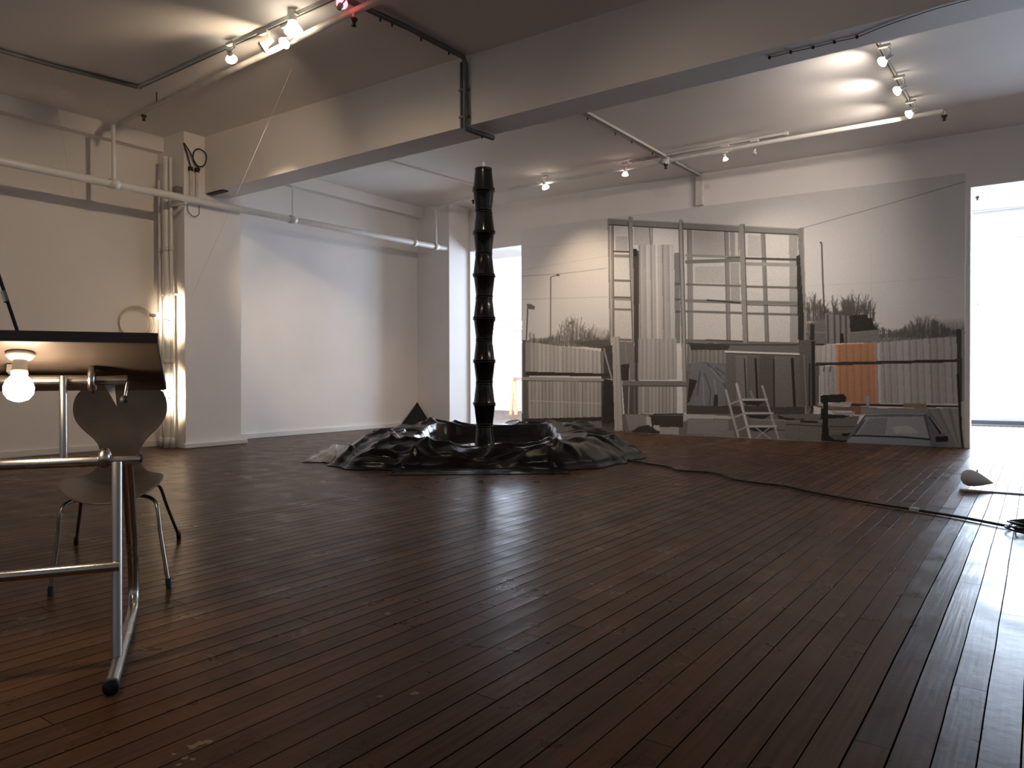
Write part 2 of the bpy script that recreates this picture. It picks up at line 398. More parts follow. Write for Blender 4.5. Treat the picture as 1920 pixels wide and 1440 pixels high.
MURAL = [
 ('l',(112,108,103),0.0092,[(-7.251,2.606),(-6.392,2.586),(-5.613,2.601)]),
 ('l',(138,134,129),0.0092,[(-7.252,2.208),(-5.598,2.147)]),
 ('l',(141,137,132),0.0092,[(-7.251,2.713),(-5.597,2.797)]),
 ('l',(142,138,133),0.0091,[(-7.25,3.08),(-5.597,3.052)]),
 ('l',(138,134,129),0.0055,[(-3.087,3.121),(-2.554,3.205),(-1.75,3.318)]),
 ('l',(84,80,75),0.0073,[(-2.64,2.883),(-1.891,3.01),(-1.278,3.121),(-0.723,3.223)]),
 ('l',(138,134,129),0.0052,[(-1.771,2.462),(-1.762,1.721)]),
 ('l',(139,135,130),0.0054,[(-2.57,2.099),(-1.731,2.08),(-0.844,2.078)]),
 ('t',(80,76,71),(-7.124,1.423),(-5.535,1.381),0.533,130,3),
 ('t',(80,76,71),(-6.223,1.399),(-5.535,1.381),0.35,60,4),
 ('h',(78,74,69),0.62,[(-7.124,1.515),(-6.393,1.566),(-5.988,1.682),(-5.535,1.691),(-5.535,1.338),(-7.124,1.423)]),
 ('p',(72,68,63),[(-6.223,1.428),(-5.922,1.463),(-5.535,1.465),(-5.535,1.31),(-5.922,1.348)]),
 ('l',(70,66,61),0.0244,[(-7.134,2.079),(-7.169,1.424)]),
 ('p',(88,84,79),[(-7.159,2.12),(-7.075,2.121),(-6.987,2.073),(-6.995,2.019),(-7.134,2.039)]),
 ('l',(82,78,73),0.0209,[(-6.667,2.544),(-6.676,1.441)]),
 ('l',(95,91,86),0.0149,[(-6.667,2.544),(-6.6,2.562),(-6.523,2.565)]),
 ('p',(72,68,63),[(-6.558,2.585),(-6.488,2.577),(-6.488,2.55),(-6.551,2.555)]),
 ('l',(80,76,71),0.0175,[(-6.239,1.75),(-6.236,1.399)]),
 ('p',(92,88,83),[(-6.324,1.769),(-6.236,1.803),(-6.212,1.778),(-6.229,1.738),(-6.307,1.736)]),
 ('p',(146,142,137),[(-5.571,3.382),(-2.611,2.875),(-2.581,1.181),(-3.434,1.236),(-4.272,1.347),(-5.535,1.409)]),
 ('p',(128,124,119),[(-5.454,3.092),(-5.237,3.068),(-5.237,2.846),(-5.454,2.868)]),
 ('p',(126,122,117),[(-5.13,3.222),(-4.875,3.191),(-4.875,2.891),(-5.13,2.918)]),
 ('p',(128,124,119),[(-4.176,3.028),(-3.706,2.953),(-3.706,2.615),(-4.176,2.673)]),
 ('p',(132,128,123),[(-3.36,2.883),(-3.173,2.849),(-3.172,2.55),(-3.359,2.581)]),
 ('p',(133,129,124),[(-4.148,2.5),(-3.706,2.466),(-3.693,2.216),(-4.148,2.263)]),
 ('p',(120,116,111),[(-3.628,2.505),(-3.486,2.492),(-3.473,1.934),(-3.614,1.942)]),
 ('p',(116,112,107),[(-2.798,2.807),(-2.686,2.794),(-2.674,1.34),(-2.782,1.343)]),
 ('p',(112,108,103),[(-3.62,2.963),(-3.486,2.948),(-3.481,2.593),(-3.615,2.606)]),
 ('p',(140,136,131),[(-3.548,2.942),(-3.507,2.937),(-3.501,2.595),(-3.543,2.599)]),
 ('p',(104,100,95),[(-5.596,3.385),(-5.495,3.364),(-5.478,1.421),(-5.56,1.424)]),
 ('p',(136,132,127),[(-5.558,3.33),(-5.539,3.327),(-5.516,1.436),(-5.535,1.437)]),
 ('l',(70,66,61),0.0141,[(-5.495,3.294),(-5.481,1.435)]),
 ('l',(62,58,53),0.0252,[(-5.486,2.857),(-5.185,2.819)]),
 ('l',(98,94,89),0.0451,[(-5.486,2.787),(-5.185,2.749)]),
 ('l',(86,82,77),0.0338,[(-5.486,2.399),(-5.185,2.367)]),
 ('l',(80,76,71),0.0338,[(-5.487,2.131),(-5.186,2.104)]),
 ('l',(104,100,95),0.0225,[(-5.487,2.098),(-5.186,2.07)]),
 ('l',(92,88,83),0.0338,[(-5.487,1.943),(-5.186,1.918)]),
 ('l',(86,82,77),0.0338,[(-5.487,1.464),(-5.186,1.446)]),
 ('l',(92,88,83),0.0246,[(-4.872,3.204),(-4.854,2.875)]),
 ('p',(112,108,103),[(-4.845,3.187),(-4.81,3.183),(-4.81,2.884),(-4.84,2.887)]),
 ('l',(106,102,97),0.0685,[(-4.223,3.06),(-4.209,2.4),(-4.203,1.371)]),
 ('l',(74,70,65),0.0132,[(-4.259,3.064),(-4.245,1.372)]),
 ('l',(104,100,95),0.0565,[(-3.667,3.007),(-3.651,2.354),(-3.63,1.368)]),
 ('l',(76,72,67),0.0128,[(-3.698,2.998),(-3.661,1.381)]),
 ('l',(150,146,141),0.0102,[(-3.62,2.53),(-3.598,1.38)]),
 ('l',(98,94,89),0.0546,[(-3.155,2.879),(-3.13,2.31),(-3.095,1.352)]),
 ('l',(72,68,63),0.0099,[(-3.126,2.876),(-3.068,1.351)]),
 ('l',(108,104,99),0.0371,[(-4.273,2.675),(-3.435,2.568)]),
 ('l',(92,88,83),0.053,[(-4.273,2.58),(-3.435,2.528)]),
 ('l',(86,82,77),0.0292,[(-4.272,2.246),(-3.435,2.159)]),
 ('l',(96,92,87),0.0474,[(-4.272,2.003),(-3.435,1.926)]),
 ('l',(88,84,79),0.0345,[(-4.272,1.844),(-3.434,1.775)]),
 ('l',(86,82,77),0.0424,[(-4.272,1.41),(-3.434,1.36)]),
 ('l',(52,48,43),0.0208,[(-3.958,1.994),(-3.473,1.921)]),
 ('l',(56,52,47),0.0153,[(-3.654,2.579),(-3.435,2.568)]),
 ('l',(52,48,43),0.0157,[(-3.971,1.412),(-3.434,1.375)]),
 ('l',(58,54,49),0.0302,[(-3.384,2.546),(-2.685,2.463)]),
 ('l',(112,108,103),0.0503,[(-3.384,2.47),(-2.685,2.39)]),
 ('l',(82,78,73),0.0302,[(-3.384,2.148),(-2.684,2.08)]),
 ('l',(96,92,87),0.0503,[(-3.384,1.928),(-2.684,1.869)]),
 ('l',(60,56,51),0.0126,[(-3.384,1.89),(-2.684,1.833)]),
 ('l',(84,80,75),0.0304,[(-3.384,1.767),(-2.684,1.714)]),
 ('l',(84,80,75),0.0352,[(-3.383,1.356),(-2.683,1.319)]),
 ('p',(98,94,89),[(-5.571,3.388),(-3.958,3.101),(-2.611,2.87),(-2.611,2.795),(-3.958,3.016),(-5.571,3.292)]),
 ('l',(54,50,45),0.017,[(-5.564,3.288),(-3.958,3.01),(-2.611,2.791)]),
 ('l',(122,118,113),0.0113,[(-5.564,3.381),(-2.611,2.87)]),
 ('p',(108,104,99),[(-5.231,3.367),(-5.191,3.373),(-5.157,3.347),(-5.101,1.397),(-5.162,1.398)]),
 ('l',(70,66,61),0.0138,[(-5.231,3.289),(-5.156,1.398)]),
 ('p',(58,54,49),[(-5.148,2.859),(-5.1,2.865),(-5.051,2.813),(-5.053,0.297),(-5.114,0.295)]),
 ('p',(36,32,27),[(-5.148,2.859),(-5.1,2.865),(-5.076,2.747),(-5.136,2.739)]),
 ('p',(96,92,87),[(-4.469,2.728),(-4.384,2.728),(-4.37,1.376),(-4.461,1.378)]),
 ('p',(114,110,105),[(-4.398,3.219),(-4.365,3.225),(-4.331,3.2),(-4.264,0.334),(-4.331,0.332)]),
 ('l',(66,62,57),0.0133,[(-4.398,3.16),(-4.342,1.375)]),
 ('l',(70,66,61),0.0159,[(-4.337,3.179),(-4.258,0.34)]),
 ('l',(74,70,65),0.0322,[(-4.469,2.266),(-4.384,2.26)]),
 ('l',(74,70,65),0.032,[(-4.469,2.034),(-4.384,2.029)]),
 ('l',(74,70,65),0.032,[(-4.469,1.852),(-4.384,1.848)]),
 ('p',(106,102,97),[(-3.492,3.034),(-3.446,3.049),(-3.413,3.03),(-3.353,1.267),(-3.429,1.268)]),
 ('l',(66,62,57),0.0126,[(-3.415,3.03),(-3.358,1.272)]),
 ('p',(96,92,87),[(-2.686,2.879),(-2.635,2.897),(-2.604,2.879),(-2.562,1.18),(-2.609,1.157)]),
 ('p',(46,42,37),[(-2.699,2.512),(-2.653,2.532),(-2.605,1.736),(-2.604,1.152),(-2.669,1.178)]),
 ('l',(110,106,101),0.0144,[(-2.611,2.87),(-2.572,1.205)]),
 ('p',(132,128,123),[(-5.054,2.91),(-4.478,2.863),(-4.452,1.437),(-5.04,1.461)]),
 ('s',(139,135,130),(106,102,97),6,[(-5.054,2.91),(-4.478,2.863),(-4.452,1.437),(-5.04,1.461)]),
 ('l',(150,146,141),0.0324,[(-4.757,2.879),(-4.737,1.451)]),
 ('s',(130,126,121),(108,104,99),9,[(-5.064,1.462),(-4.432,1.442),(-4.424,0.827),(-5.071,0.827)]),
 ('s',(126,122,117),(92,88,83),11,[(-5.071,0.733),(-4.427,0.736),(-4.427,0.319),(-5.071,0.302)]),
 ('p',(92,88,83),[(-5.478,1.43),(-5.131,1.42),(-5.113,0.816),(-5.347,0.81)]),
 ('p',(50,46,41),[(-5.372,1.062),(-5.217,1.08),(-5.217,0.816),(-5.347,0.815)]),
 ('l',(100,96,91),0.0223,[(-5.284,1.402),(-5.254,1.08)]),
 ('p',(74,70,65),[(-7.246,1.518),(-7.106,1.484),(-7.109,0.066),(-7.25,0.061)]),
 ('s',(138,134,129),(112,108,103),18,[(-7.187,1.48),(-5.711,1.283),(-5.711,0.923),(-7.181,0.93)]),
 ('p',(112,108,103),[(-7.187,1.48),(-7.087,1.468),(-7.078,0.95),(-7.174,0.942)]),
 ('p',(58,54,49),[(-5.711,1.357),(-5.472,1.379),(-5.457,0.068),(-5.712,0.087)]),
 ('p',(92,88,83),[(-5.727,1.286),(-5.669,1.285),(-5.663,0.929),(-5.718,0.923)]),
 ('p',(46,42,37),[(-7.188,0.966),(-5.504,0.923),(-5.504,0.877),(-7.188,0.899)]),
 ('p',(118,114,109),[(-7.256,0.875),(-5.504,0.843),(-5.504,0.804),(-7.256,0.819)]),
 ('l',(58,54,49),0.0123,[(-7.256,0.81),(-5.504,0.795)]),
 ('s',(130,126,121),(100,96,91),20,[(-7.137,0.798),(-5.711,0.792),(-5.709,0.221),(-7.127,0.148)]),
 ('l',(138,134,129),0.0122,[(-7.108,0.469),(-5.712,0.444)]),
 ('p',(46,42,37),[(-7.22,0.154),(-5.712,0.23),(-5.712,0.164),(-7.22,0.077)]),
 ('p',(88,84,79),[(-7.22,0.084),(-5.712,0.164),(-5.696,0.059),(-7.221,0.001)]),
 ('l',(112,108,103),0.0285,[(-5.662,1.321),(-5.599,1.099),(-5.526,0.858)]),
 ('p',(44,40,35),[(-5.663,0.844),(-5.51,0.815),(-5.479,0.138),(-5.696,0.13)]),
 ('p',(126,122,117),[(-5.516,1.507),(-5.39,1.508),(-5.372,1.096),(-5.323,0.026),(-5.473,0.011)]),
 ('l',(92,88,83),0.0168,[(-5.39,1.503),(-5.326,0.031)]),
 ('l',(108,104,99),0.0112,[(-5.456,1.491),(-5.41,0.028)]),
 ('p',(66,62,57),[(-5.341,0.815),(-5.089,0.81),(-5.089,0.284),(-5.298,0.279)]),
 ('l',(112,108,103),0.0223,[(-5.211,0.996),(-5.239,0.021)]),
 ('l',(84,80,75),0.0221,[(-5.132,0.788),(-5.126,0.289)]),
 ('p',(88,84,79),[(-5.341,0.815),(-5.101,0.81),(-4.098,0.801),(-4.098,0.733),(-5.332,0.734)]),
 ('l',(56,52,47),0.014,[(-5.332,0.729),(-4.098,0.73)]),
 ('p',(84,80,75),[(-4.264,1.373),(-3.434,1.349),(-2.609,1.302),(-2.573,0.379),(-4.272,0.323)]),
 ('s',(104,100,95),(80,76,71),9,[(-4.253,1.346),(-3.661,1.248),(-3.661,1.061),(-4.253,1.068)]),
 ('p',(54,50,45),[(-4.231,1.359),(-3.614,1.329),(-3.653,1.253),(-4.203,1.271)]),
 ('l',(60,56,51),0.0212,[(-4.272,1.373),(-3.434,1.324),(-2.679,1.304)]),
 ('p',(82,84,88),[(-4.203,1.068),(-4.011,1.099),(-3.824,1.063),(-3.676,1.01),(-3.66,0.817),(-3.681,0.324),(-4.236,0.308),(-4.175,0.527),(-4.098,0.712),(-4.231,0.856)]),
 ('l',(60,62,66),0.0183,[(-3.957,1.065),(-3.797,0.921),(-3.679,0.715)]),
 ('l',(60,62,66),0.0183,[(-3.998,0.921),(-3.904,0.661),(-3.93,0.348)]),
 ('l',(60,62,66),0.0184,[(-4.066,0.948),(-4.107,0.607)]),
 ('l',(60,62,66),0.0181,[(-3.824,0.998),(-3.705,0.92)]),
 ('l',(100,102,106),0.0156,[(-3.904,0.999),(-3.718,0.792)]),
 ('l',(100,102,106),0.0157,[(-4.025,0.856),(-3.998,0.425)]),
 ('l',(100,102,106),0.0156,[(-3.85,0.817),(-3.784,0.378)]),
 ('p',(46,42,37),[(-4.231,0.843),(-4.107,0.817),(-4.231,0.499),(-4.272,0.472)]),
 ('p',(48,44,39),[(-3.85,0.61),(-3.797,0.61),(-3.797,0.326),(-3.877,0.324)]),
 ('p',(78,74,69),[(-3.676,1.202),(-2.655,1.163),(-2.58,0.403),(-3.692,0.427)]),
 ('p',(88,84,79),[(-3.536,1.187),(-3.371,1.176),(-3.37,0.439),(-3.523,0.435)]),
 ('p',(70,66,61),[(-3.196,1.173),(-3.0,1.169),(-2.999,0.447),(-3.207,0.442)]),
 ('p',(84,80,75),[(-2.987,1.169),(-2.749,1.164),(-2.724,0.429),(-2.974,0.423)]),
 ('l',(38,34,29),0.0152,[(-3.409,1.121),(-3.378,0.413)]),
 ('l',(38,34,29),0.0275,[(-3.253,1.119),(-3.22,0.417)]),
 ('l',(38,34,29),0.0173,[(-3.002,1.115),(-2.994,0.422)]),
 ('l',(38,34,29),0.0341,[(-2.753,1.111),(-2.719,0.429)]),
 ('l',(156,152,147),0.0282,[(-3.684,1.233),(-3.183,1.203),(-2.655,1.177)]),
 ('l',(50,46,41),0.0128,[(-3.684,1.213),(-2.655,1.158)]),
 ('p',(74,70,65),[(-2.632,1.157),(-2.494,1.15),(-2.492,0.314),(-2.573,0.312)]),
 ('l',(108,104,99),0.0193,[(-2.585,1.108),(-2.573,0.36)]),
 ('l',(46,42,37),0.0336,[(-2.485,1.586),(-2.492,0.362)]),
 ('l',(96,92,87),0.0193,[(-2.52,0.434),(-2.584,0.311)]),
 ('p',(82,78,73),[(-5.347,0.288),(-2.244,0.374),(-2.243,-0.01),(-5.286,-0.023)]),
 ('p',(58,54,49),[(-4.272,0.445),(-2.584,0.456),(-2.584,0.36),(-4.272,0.318)]),
 ('p',(100,96,91),[(-5.285,0.285),(-4.921,0.281),(-4.921,0.075),(-5.224,0.035)]),
 ('p',(52,48,43),[(-4.867,0.28),(-4.325,0.29),(-4.325,0.12),(-4.832,0.1)]),
 ('l',(130,126,121),0.0247,[(-4.906,0.268),(-4.847,0.078)]),
 ('p',(132,128,123),[(-4.927,0.253),(-4.856,0.255),(-4.832,0.1),(-4.921,0.097)]),
 ('l',(40,36,31),0.0164,[(-4.802,0.298),(-4.328,0.316)]),
 ('p',(126,122,117),[(-4.328,0.311),(-3.957,0.316),(-3.582,0.301),(-3.608,0.262),(-4.231,0.25),(-4.328,0.191)]),
 ('p',(98,94,89),[(-4.258,0.244),(-3.639,0.243),(-3.649,0.017),(-4.258,0.021)]),
 ('p',(116,112,107),[(-4.7,0.105),(-4.393,0.117),(-4.393,0.01),(-4.7,-0.003)]),
 ('p',(132,128,123),[(-4.802,0.129),(-4.709,0.132),(-4.697,0.043),(-4.803,0.066)]),
 ('p',(50,46,41),[(-5.178,0.009),(-5.056,0.103),(-4.891,0.131),(-4.715,0.034),(-4.715,-0.004),(-5.178,-0.024)]),
 ('p',(94,90,85),[(-3.81,0.093),(-3.561,0.103),(-3.561,0.005),(-3.81,-0.006)]),
 ('p',(88,84,79),[(-3.319,0.276),(-2.83,0.274),(-2.837,0.004),(-3.319,-0.014)]),
 ('l',(52,48,43),0.0127,[(-3.319,0.125),(-2.83,0.132)]),
 ('l',(108,104,99),0.0126,[(-3.319,0.269),(-2.83,0.269)]),
 ('p',(98,94,89),[(-2.823,0.226),(-2.378,0.241),(-2.383,0.193),(-2.823,0.181)]),
 ('p',(84,80,75),[(-2.814,0.177),(-2.387,0.193),(-2.396,0.011),(-2.823,0.0)]),
 ('l',(48,44,39),0.0123,[(-2.818,0.174),(-2.387,0.188)]),
 ('l',(40,36,31),0.0247,[(-2.938,0.325),(-2.795,0.268),(-2.607,0.286)]),
 ('l',(44,40,35),0.0219,[(-2.7,0.247),(-2.424,0.244)]),
 ('p',(36,32,27),[(-2.368,0.604),(-2.307,0.605),(-2.293,-0.001),(-2.401,0.018)]),
 ('l',(122,118,113),0.0334,[(-3.676,0.676),(-3.587,0.332),(-3.497,0.024)]),
 ('l',(136,132,127),0.0357,[(-3.521,0.762),(-3.433,0.412),(-3.327,0.006)]),
 ('l',(120,116,111),0.0275,[(-3.158,0.738),(-3.047,0.372),(-2.933,0.01)]),
 ('l',(100,96,91),0.0302,[(-3.32,0.662),(-3.282,0.566)]),
 ('p',(44,40,35),[(-3.459,0.533),(-3.094,0.54),(-3.217,0.462),(-3.383,0.479)]),
 ('l',(132,128,123),0.0306,[(-3.459,0.544),(-3.094,0.549)]),
 ('l',(116,112,107),0.023,[(-3.608,0.48),(-3.459,0.544)]),
 ('p',(44,40,35),[(-3.408,0.342),(-3.016,0.353),(-3.138,0.274),(-3.332,0.288)]),
 ('l',(132,128,123),0.0304,[(-3.408,0.352),(-3.016,0.362)]),
 ('l',(116,112,107),0.0229,[(-3.556,0.287),(-3.408,0.352)]),
 ('p',(44,40,35),[(-3.362,0.156),(-2.972,0.171),(-3.093,0.092),(-3.287,0.104)]),
 ('l',(132,128,123),0.0304,[(-3.362,0.166),(-2.972,0.181)]),
 ('l',(116,112,107),0.0229,[(-3.51,0.1),(-3.362,0.166)]),
 ('l',(116,112,107),0.015,[(-3.257,0.16),(-3.047,0.009)]),
 ('l',(116,112,107),0.0149,[(-3.047,0.168),(-3.252,-0.0)]),
 ('t',(66,62,57),(-2.56,1.656),(-1.73,1.616),0.343,160,7),
 ('t',(70,66,61),(-2.23,1.658),(-1.984,1.646),0.301,90,8),
 ('t',(80,76,71),(-1.73,1.41),(-0.731,1.375),0.241,200,9),
 ('h',(74,70,65),0.74,[(-1.698,1.409),(-1.274,1.444),(-1.055,1.551),(-0.815,1.605),(-0.718,1.601),(-0.717,1.326),(-1.698,1.306)]),
 ('h',(66,62,57),0.66,[(-2.569,1.656),(-2.181,1.814),(-2.05,1.824),(-1.888,1.676),(-1.699,1.529),(-1.698,1.306),(-2.568,1.313)]),
 ('l',(60,56,51),0.0179,[(-2.374,2.65),(-2.36,2.199),(-2.339,1.708)]),
 ('p',(62,58,53),[(-2.403,2.678),(-2.376,2.671),(-2.376,2.646),(-2.396,2.652)]),
 ('p',(84,80,75),[(-2.558,1.584),(-2.313,1.644),(-2.313,1.288),(-2.558,1.258)]),
 ('l',(112,108,103),0.0073,[(-2.558,1.472),(-2.313,1.457)]),
 ('p',(98,94,89),[(-2.33,1.716),(-2.025,1.662),(-2.024,1.312),(-2.313,1.302)]),
 ('l',(66,62,57),0.0248,[(-2.297,1.688),(-2.289,1.323)]),
 ('l',(66,62,57),0.0247,[(-2.213,1.684),(-2.206,1.321)]),
 ('l',(66,62,57),0.0247,[(-2.139,1.68),(-2.132,1.319)]),
 ('l',(66,62,57),0.0247,[(-2.074,1.677),(-2.066,1.317)]),
 ('p',(46,42,37),[(-2.03,1.669),(-1.822,1.673),(-1.801,1.628),(-1.754,1.618),(-1.738,1.531),(-1.691,1.469),(-2.016,1.446)]),
 ('p',(92,88,83),[(-2.024,1.447),(-1.683,1.46),(-1.683,1.323),(-2.019,1.315)]),
 ('l',(120,116,111),0.007,[(-2.02,1.447),(-1.699,1.464)]),
 ('p',(40,36,31),[(-2.147,1.442),(-2.098,1.441),(-2.094,1.317),(-2.143,1.319)]),
 ('p',(46,42,37),[(-2.514,1.582),(-2.462,1.579),(-2.461,1.058),(-2.537,1.059)]),
 ('p',(40,36,31),[(-2.558,1.32),(-2.33,1.306),(-2.33,1.285),(-2.558,1.295)]),
 ('p',(74,70,65),[(-2.664,1.37),(-2.448,1.363),(-2.405,1.022),(-2.404,0.484),(-2.637,0.479)]),
 ('l',(44,40,35),0.0216,[(-2.525,1.041),(-2.529,0.482)]),
 ('l',(96,92,87),0.0127,[(-2.599,1.169),(-2.567,0.481)]),
 ('l',(40,36,31),0.0429,[(-2.482,1.329),(-2.472,0.501)]),
 ('s',(134,130,125),(112,108,103),4,[(-2.457,1.288),(-2.193,1.296),(-2.192,1.051),(-2.456,1.048)]),
 ('s',(128,124,119),(104,100,95),4,[(-2.403,1.004),(-2.184,1.012),(-2.172,0.622),(-2.393,0.628)]),
 ('s',(132,128,123),(108,104,99),12,[(-1.72,1.307),(-0.814,1.359),(-0.783,0.537),(-1.69,0.52)]),
 ('p',(140,136,131),[(-1.698,1.298),(-1.667,1.297),(-1.65,0.534),(-1.678,0.534)]),
 ('p',(166,98,62),[(-2.196,1.296),(-1.72,1.307),(-1.687,0.52),(-2.178,0.507)]),
 ('s',(162,92,56),(140,80,50),5,[(-2.163,1.284),(-1.736,1.293),(-1.709,0.53),(-2.145,0.514)]),
 ('p',(120,66,48),[(-2.047,0.495),(-1.657,0.465),(-1.657,0.388),(-1.966,0.371)]),
 ('l',(56,52,47),0.0143,[(-2.338,1.003),(-2.344,0.941)]),
 ('l',(56,52,47),0.0143,[(-2.259,1.003),(-2.265,0.94)]),
 ('p',(48,44,39),[(-2.448,1.058),(-0.813,1.079),(-0.813,1.044),(-2.448,1.015)]),
 ('p',(44,40,35),[(-2.047,0.516),(-0.783,0.518),(-0.783,0.489),(-2.047,0.488)]),
 ('p',(110,84,60),[(-1.398,0.529),(-1.139,0.53),(-1.136,0.481),(-1.393,0.478)]),
 ('p',(96,112,124),[(-1.83,0.626),(-1.788,0.627),(-1.784,0.497),(-1.825,0.496)]),
 ('s',(110,106,101),(84,80,75),9,[(-1.886,0.46),(-0.783,0.485),(-0.761,-0.004),(-0.993,-0.01)]),
 ('p',(98,94,89),[(-1.886,0.46),(-1.11,0.47),(-1.124,0.411),(-1.885,0.382)]),
 ('p',(58,54,49),[(-0.822,1.443),(-0.77,1.441),(-0.762,0.907),(-0.748,-0.008),(-0.782,0.258),(-0.812,0.907)]),
 ('p',(104,112,110),[(-0.77,1.441),(-0.712,1.439),(-0.687,-0.013),(-0.751,-0.008)]),
 ('p',(132,134,122),[(-0.772,0.567),(-0.736,0.571),(-0.729,-0.007),(-0.751,-0.008)]),
 ('p',(44,40,35),[(-0.739,1.411),(-0.714,1.413),(-0.717,1.352),(-0.73,1.349)]),
 ('l',(38,34,29),0.0228,[(-0.807,0.891),(-0.775,0.258),(-0.751,-0.0)]),
 ('p',(84,80,75),[(-2.848,0.273),(-2.358,0.297),(-2.375,0.016),(-2.848,0.0)]),
 ('l',(46,42,37),0.011,[(-2.83,0.214),(-2.37,0.207)]),
 ('l',(110,106,101),0.0092,[(-2.848,0.258),(-2.37,0.27)]),
 ('p',(82,78,73),[(-2.286,0.326),(-1.901,0.362),(-1.981,0.108),(-2.28,0.095)]),
 ('l',(50,46,41),0.0106,[(-2.277,0.202),(-1.965,0.214)]),
 ('p',(40,36,31),[(-2.387,0.619),(-2.096,0.64),(-2.063,0.597),(-2.071,0.526),(-2.387,0.524)]),
 ('p',(122,118,113),[(-2.426,0.516),(-2.295,0.504),(-2.112,0.534),(-1.995,0.542),(-2.011,0.482),(-2.211,0.47),(-2.413,0.484)]),
 ('p',(92,72,66),[(-2.498,0.482),(-2.261,0.476),(-1.982,0.475),(-1.998,0.419),(-2.261,0.416)]),
 ('p',(118,114,109),[(-2.261,0.416),(-2.112,0.399),(-1.958,0.41),(-1.969,0.36),(-2.211,0.353)]),
 ('p',(40,36,31),[(-2.311,0.37),(-2.014,0.359),(-2.112,0.317),(-2.311,0.315)]),
 ('p',(34,30,25),[(-2.349,0.619),(-2.295,0.62),(-2.284,0.095),(-2.21,0.031),(-2.013,0.033),(-2.111,-0.007),(-2.344,0.012)]),
 ('l',(92,88,83),0.0126,[(-2.472,0.411),(-2.506,0.338)]),
 ('l',(36,32,27),0.0222,[(-2.924,0.298),(-2.724,0.286)]),
 ('l',(36,32,27),0.0256,[(-2.636,0.261),(-2.429,0.259)]),
 ('p',(74,77,88),[(-2.046,-0.004),(-2.001,0.125),(-1.949,0.214),(-1.83,0.383),(-1.572,0.409),(-1.139,0.411),(-1.088,0.369),(-0.965,0.169),(-0.903,0.136),(-0.915,-0.009),(-1.065,-0.037)]),
 ('p',(108,109,114),[(-1.841,0.347),(-1.175,0.373),(-1.106,0.1),(-1.419,0.106),(-1.968,0.102)]),
 ('p',(92,93,98),[(-1.79,0.324),(-1.572,0.345),(-1.602,0.125),(-1.933,0.11)]),
 ('p',(124,124,126),[(-1.526,0.23),(-1.33,0.254),(-1.211,0.159),(-1.48,0.147)]),
 ('p',(96,100,110),[(-2.046,0.044),(-1.981,0.087),(-1.419,0.096),(-1.108,0.077),(-1.086,-0.018),(-2.062,-0.015)]),
 ('l',(32,28,23),0.0193,[(-1.981,0.098),(-1.419,0.106),(-1.101,0.089)]),
 ('l',(36,32,27),0.0105,[(-1.949,0.127),(-1.841,0.302)]),
 ('l',(58,60,70),0.0158,[(-1.968,0.109),(-1.834,0.364)]),
 ('l',(120,122,130),0.0087,[(-1.83,0.375),(-1.572,0.399),(-1.153,0.404)]),
 ('l',(58,60,70),0.0166,[(-1.156,0.394),(-1.097,0.097)]),
 ('p',(36,32,27),[(-1.118,0.375),(-1.086,0.359),(-0.968,0.172),(-0.996,0.161)]),
 ('l',(128,134,138),0.0083,[(-1.086,0.359),(-0.962,0.173)]),
 ('p',(32,28,23),[(-1.044,0.123),(-0.908,0.139),(-0.9,0.087),(-0.936,0.069),(-1.033,0.061)]),
 ('p',(70,92,94),[(-1.029,0.057),(-0.922,0.069),(-0.922,-0.009),(-1.033,-0.015)]),
 ('l',(140,136,131),0.0103,[(-1.679,-0.02),(-1.495,-0.017)]),
 ('p',(34,30,25),[(-2.12,0.12),(-2.005,0.128),(-2.046,0.084),(-2.111,0.088)]),
]

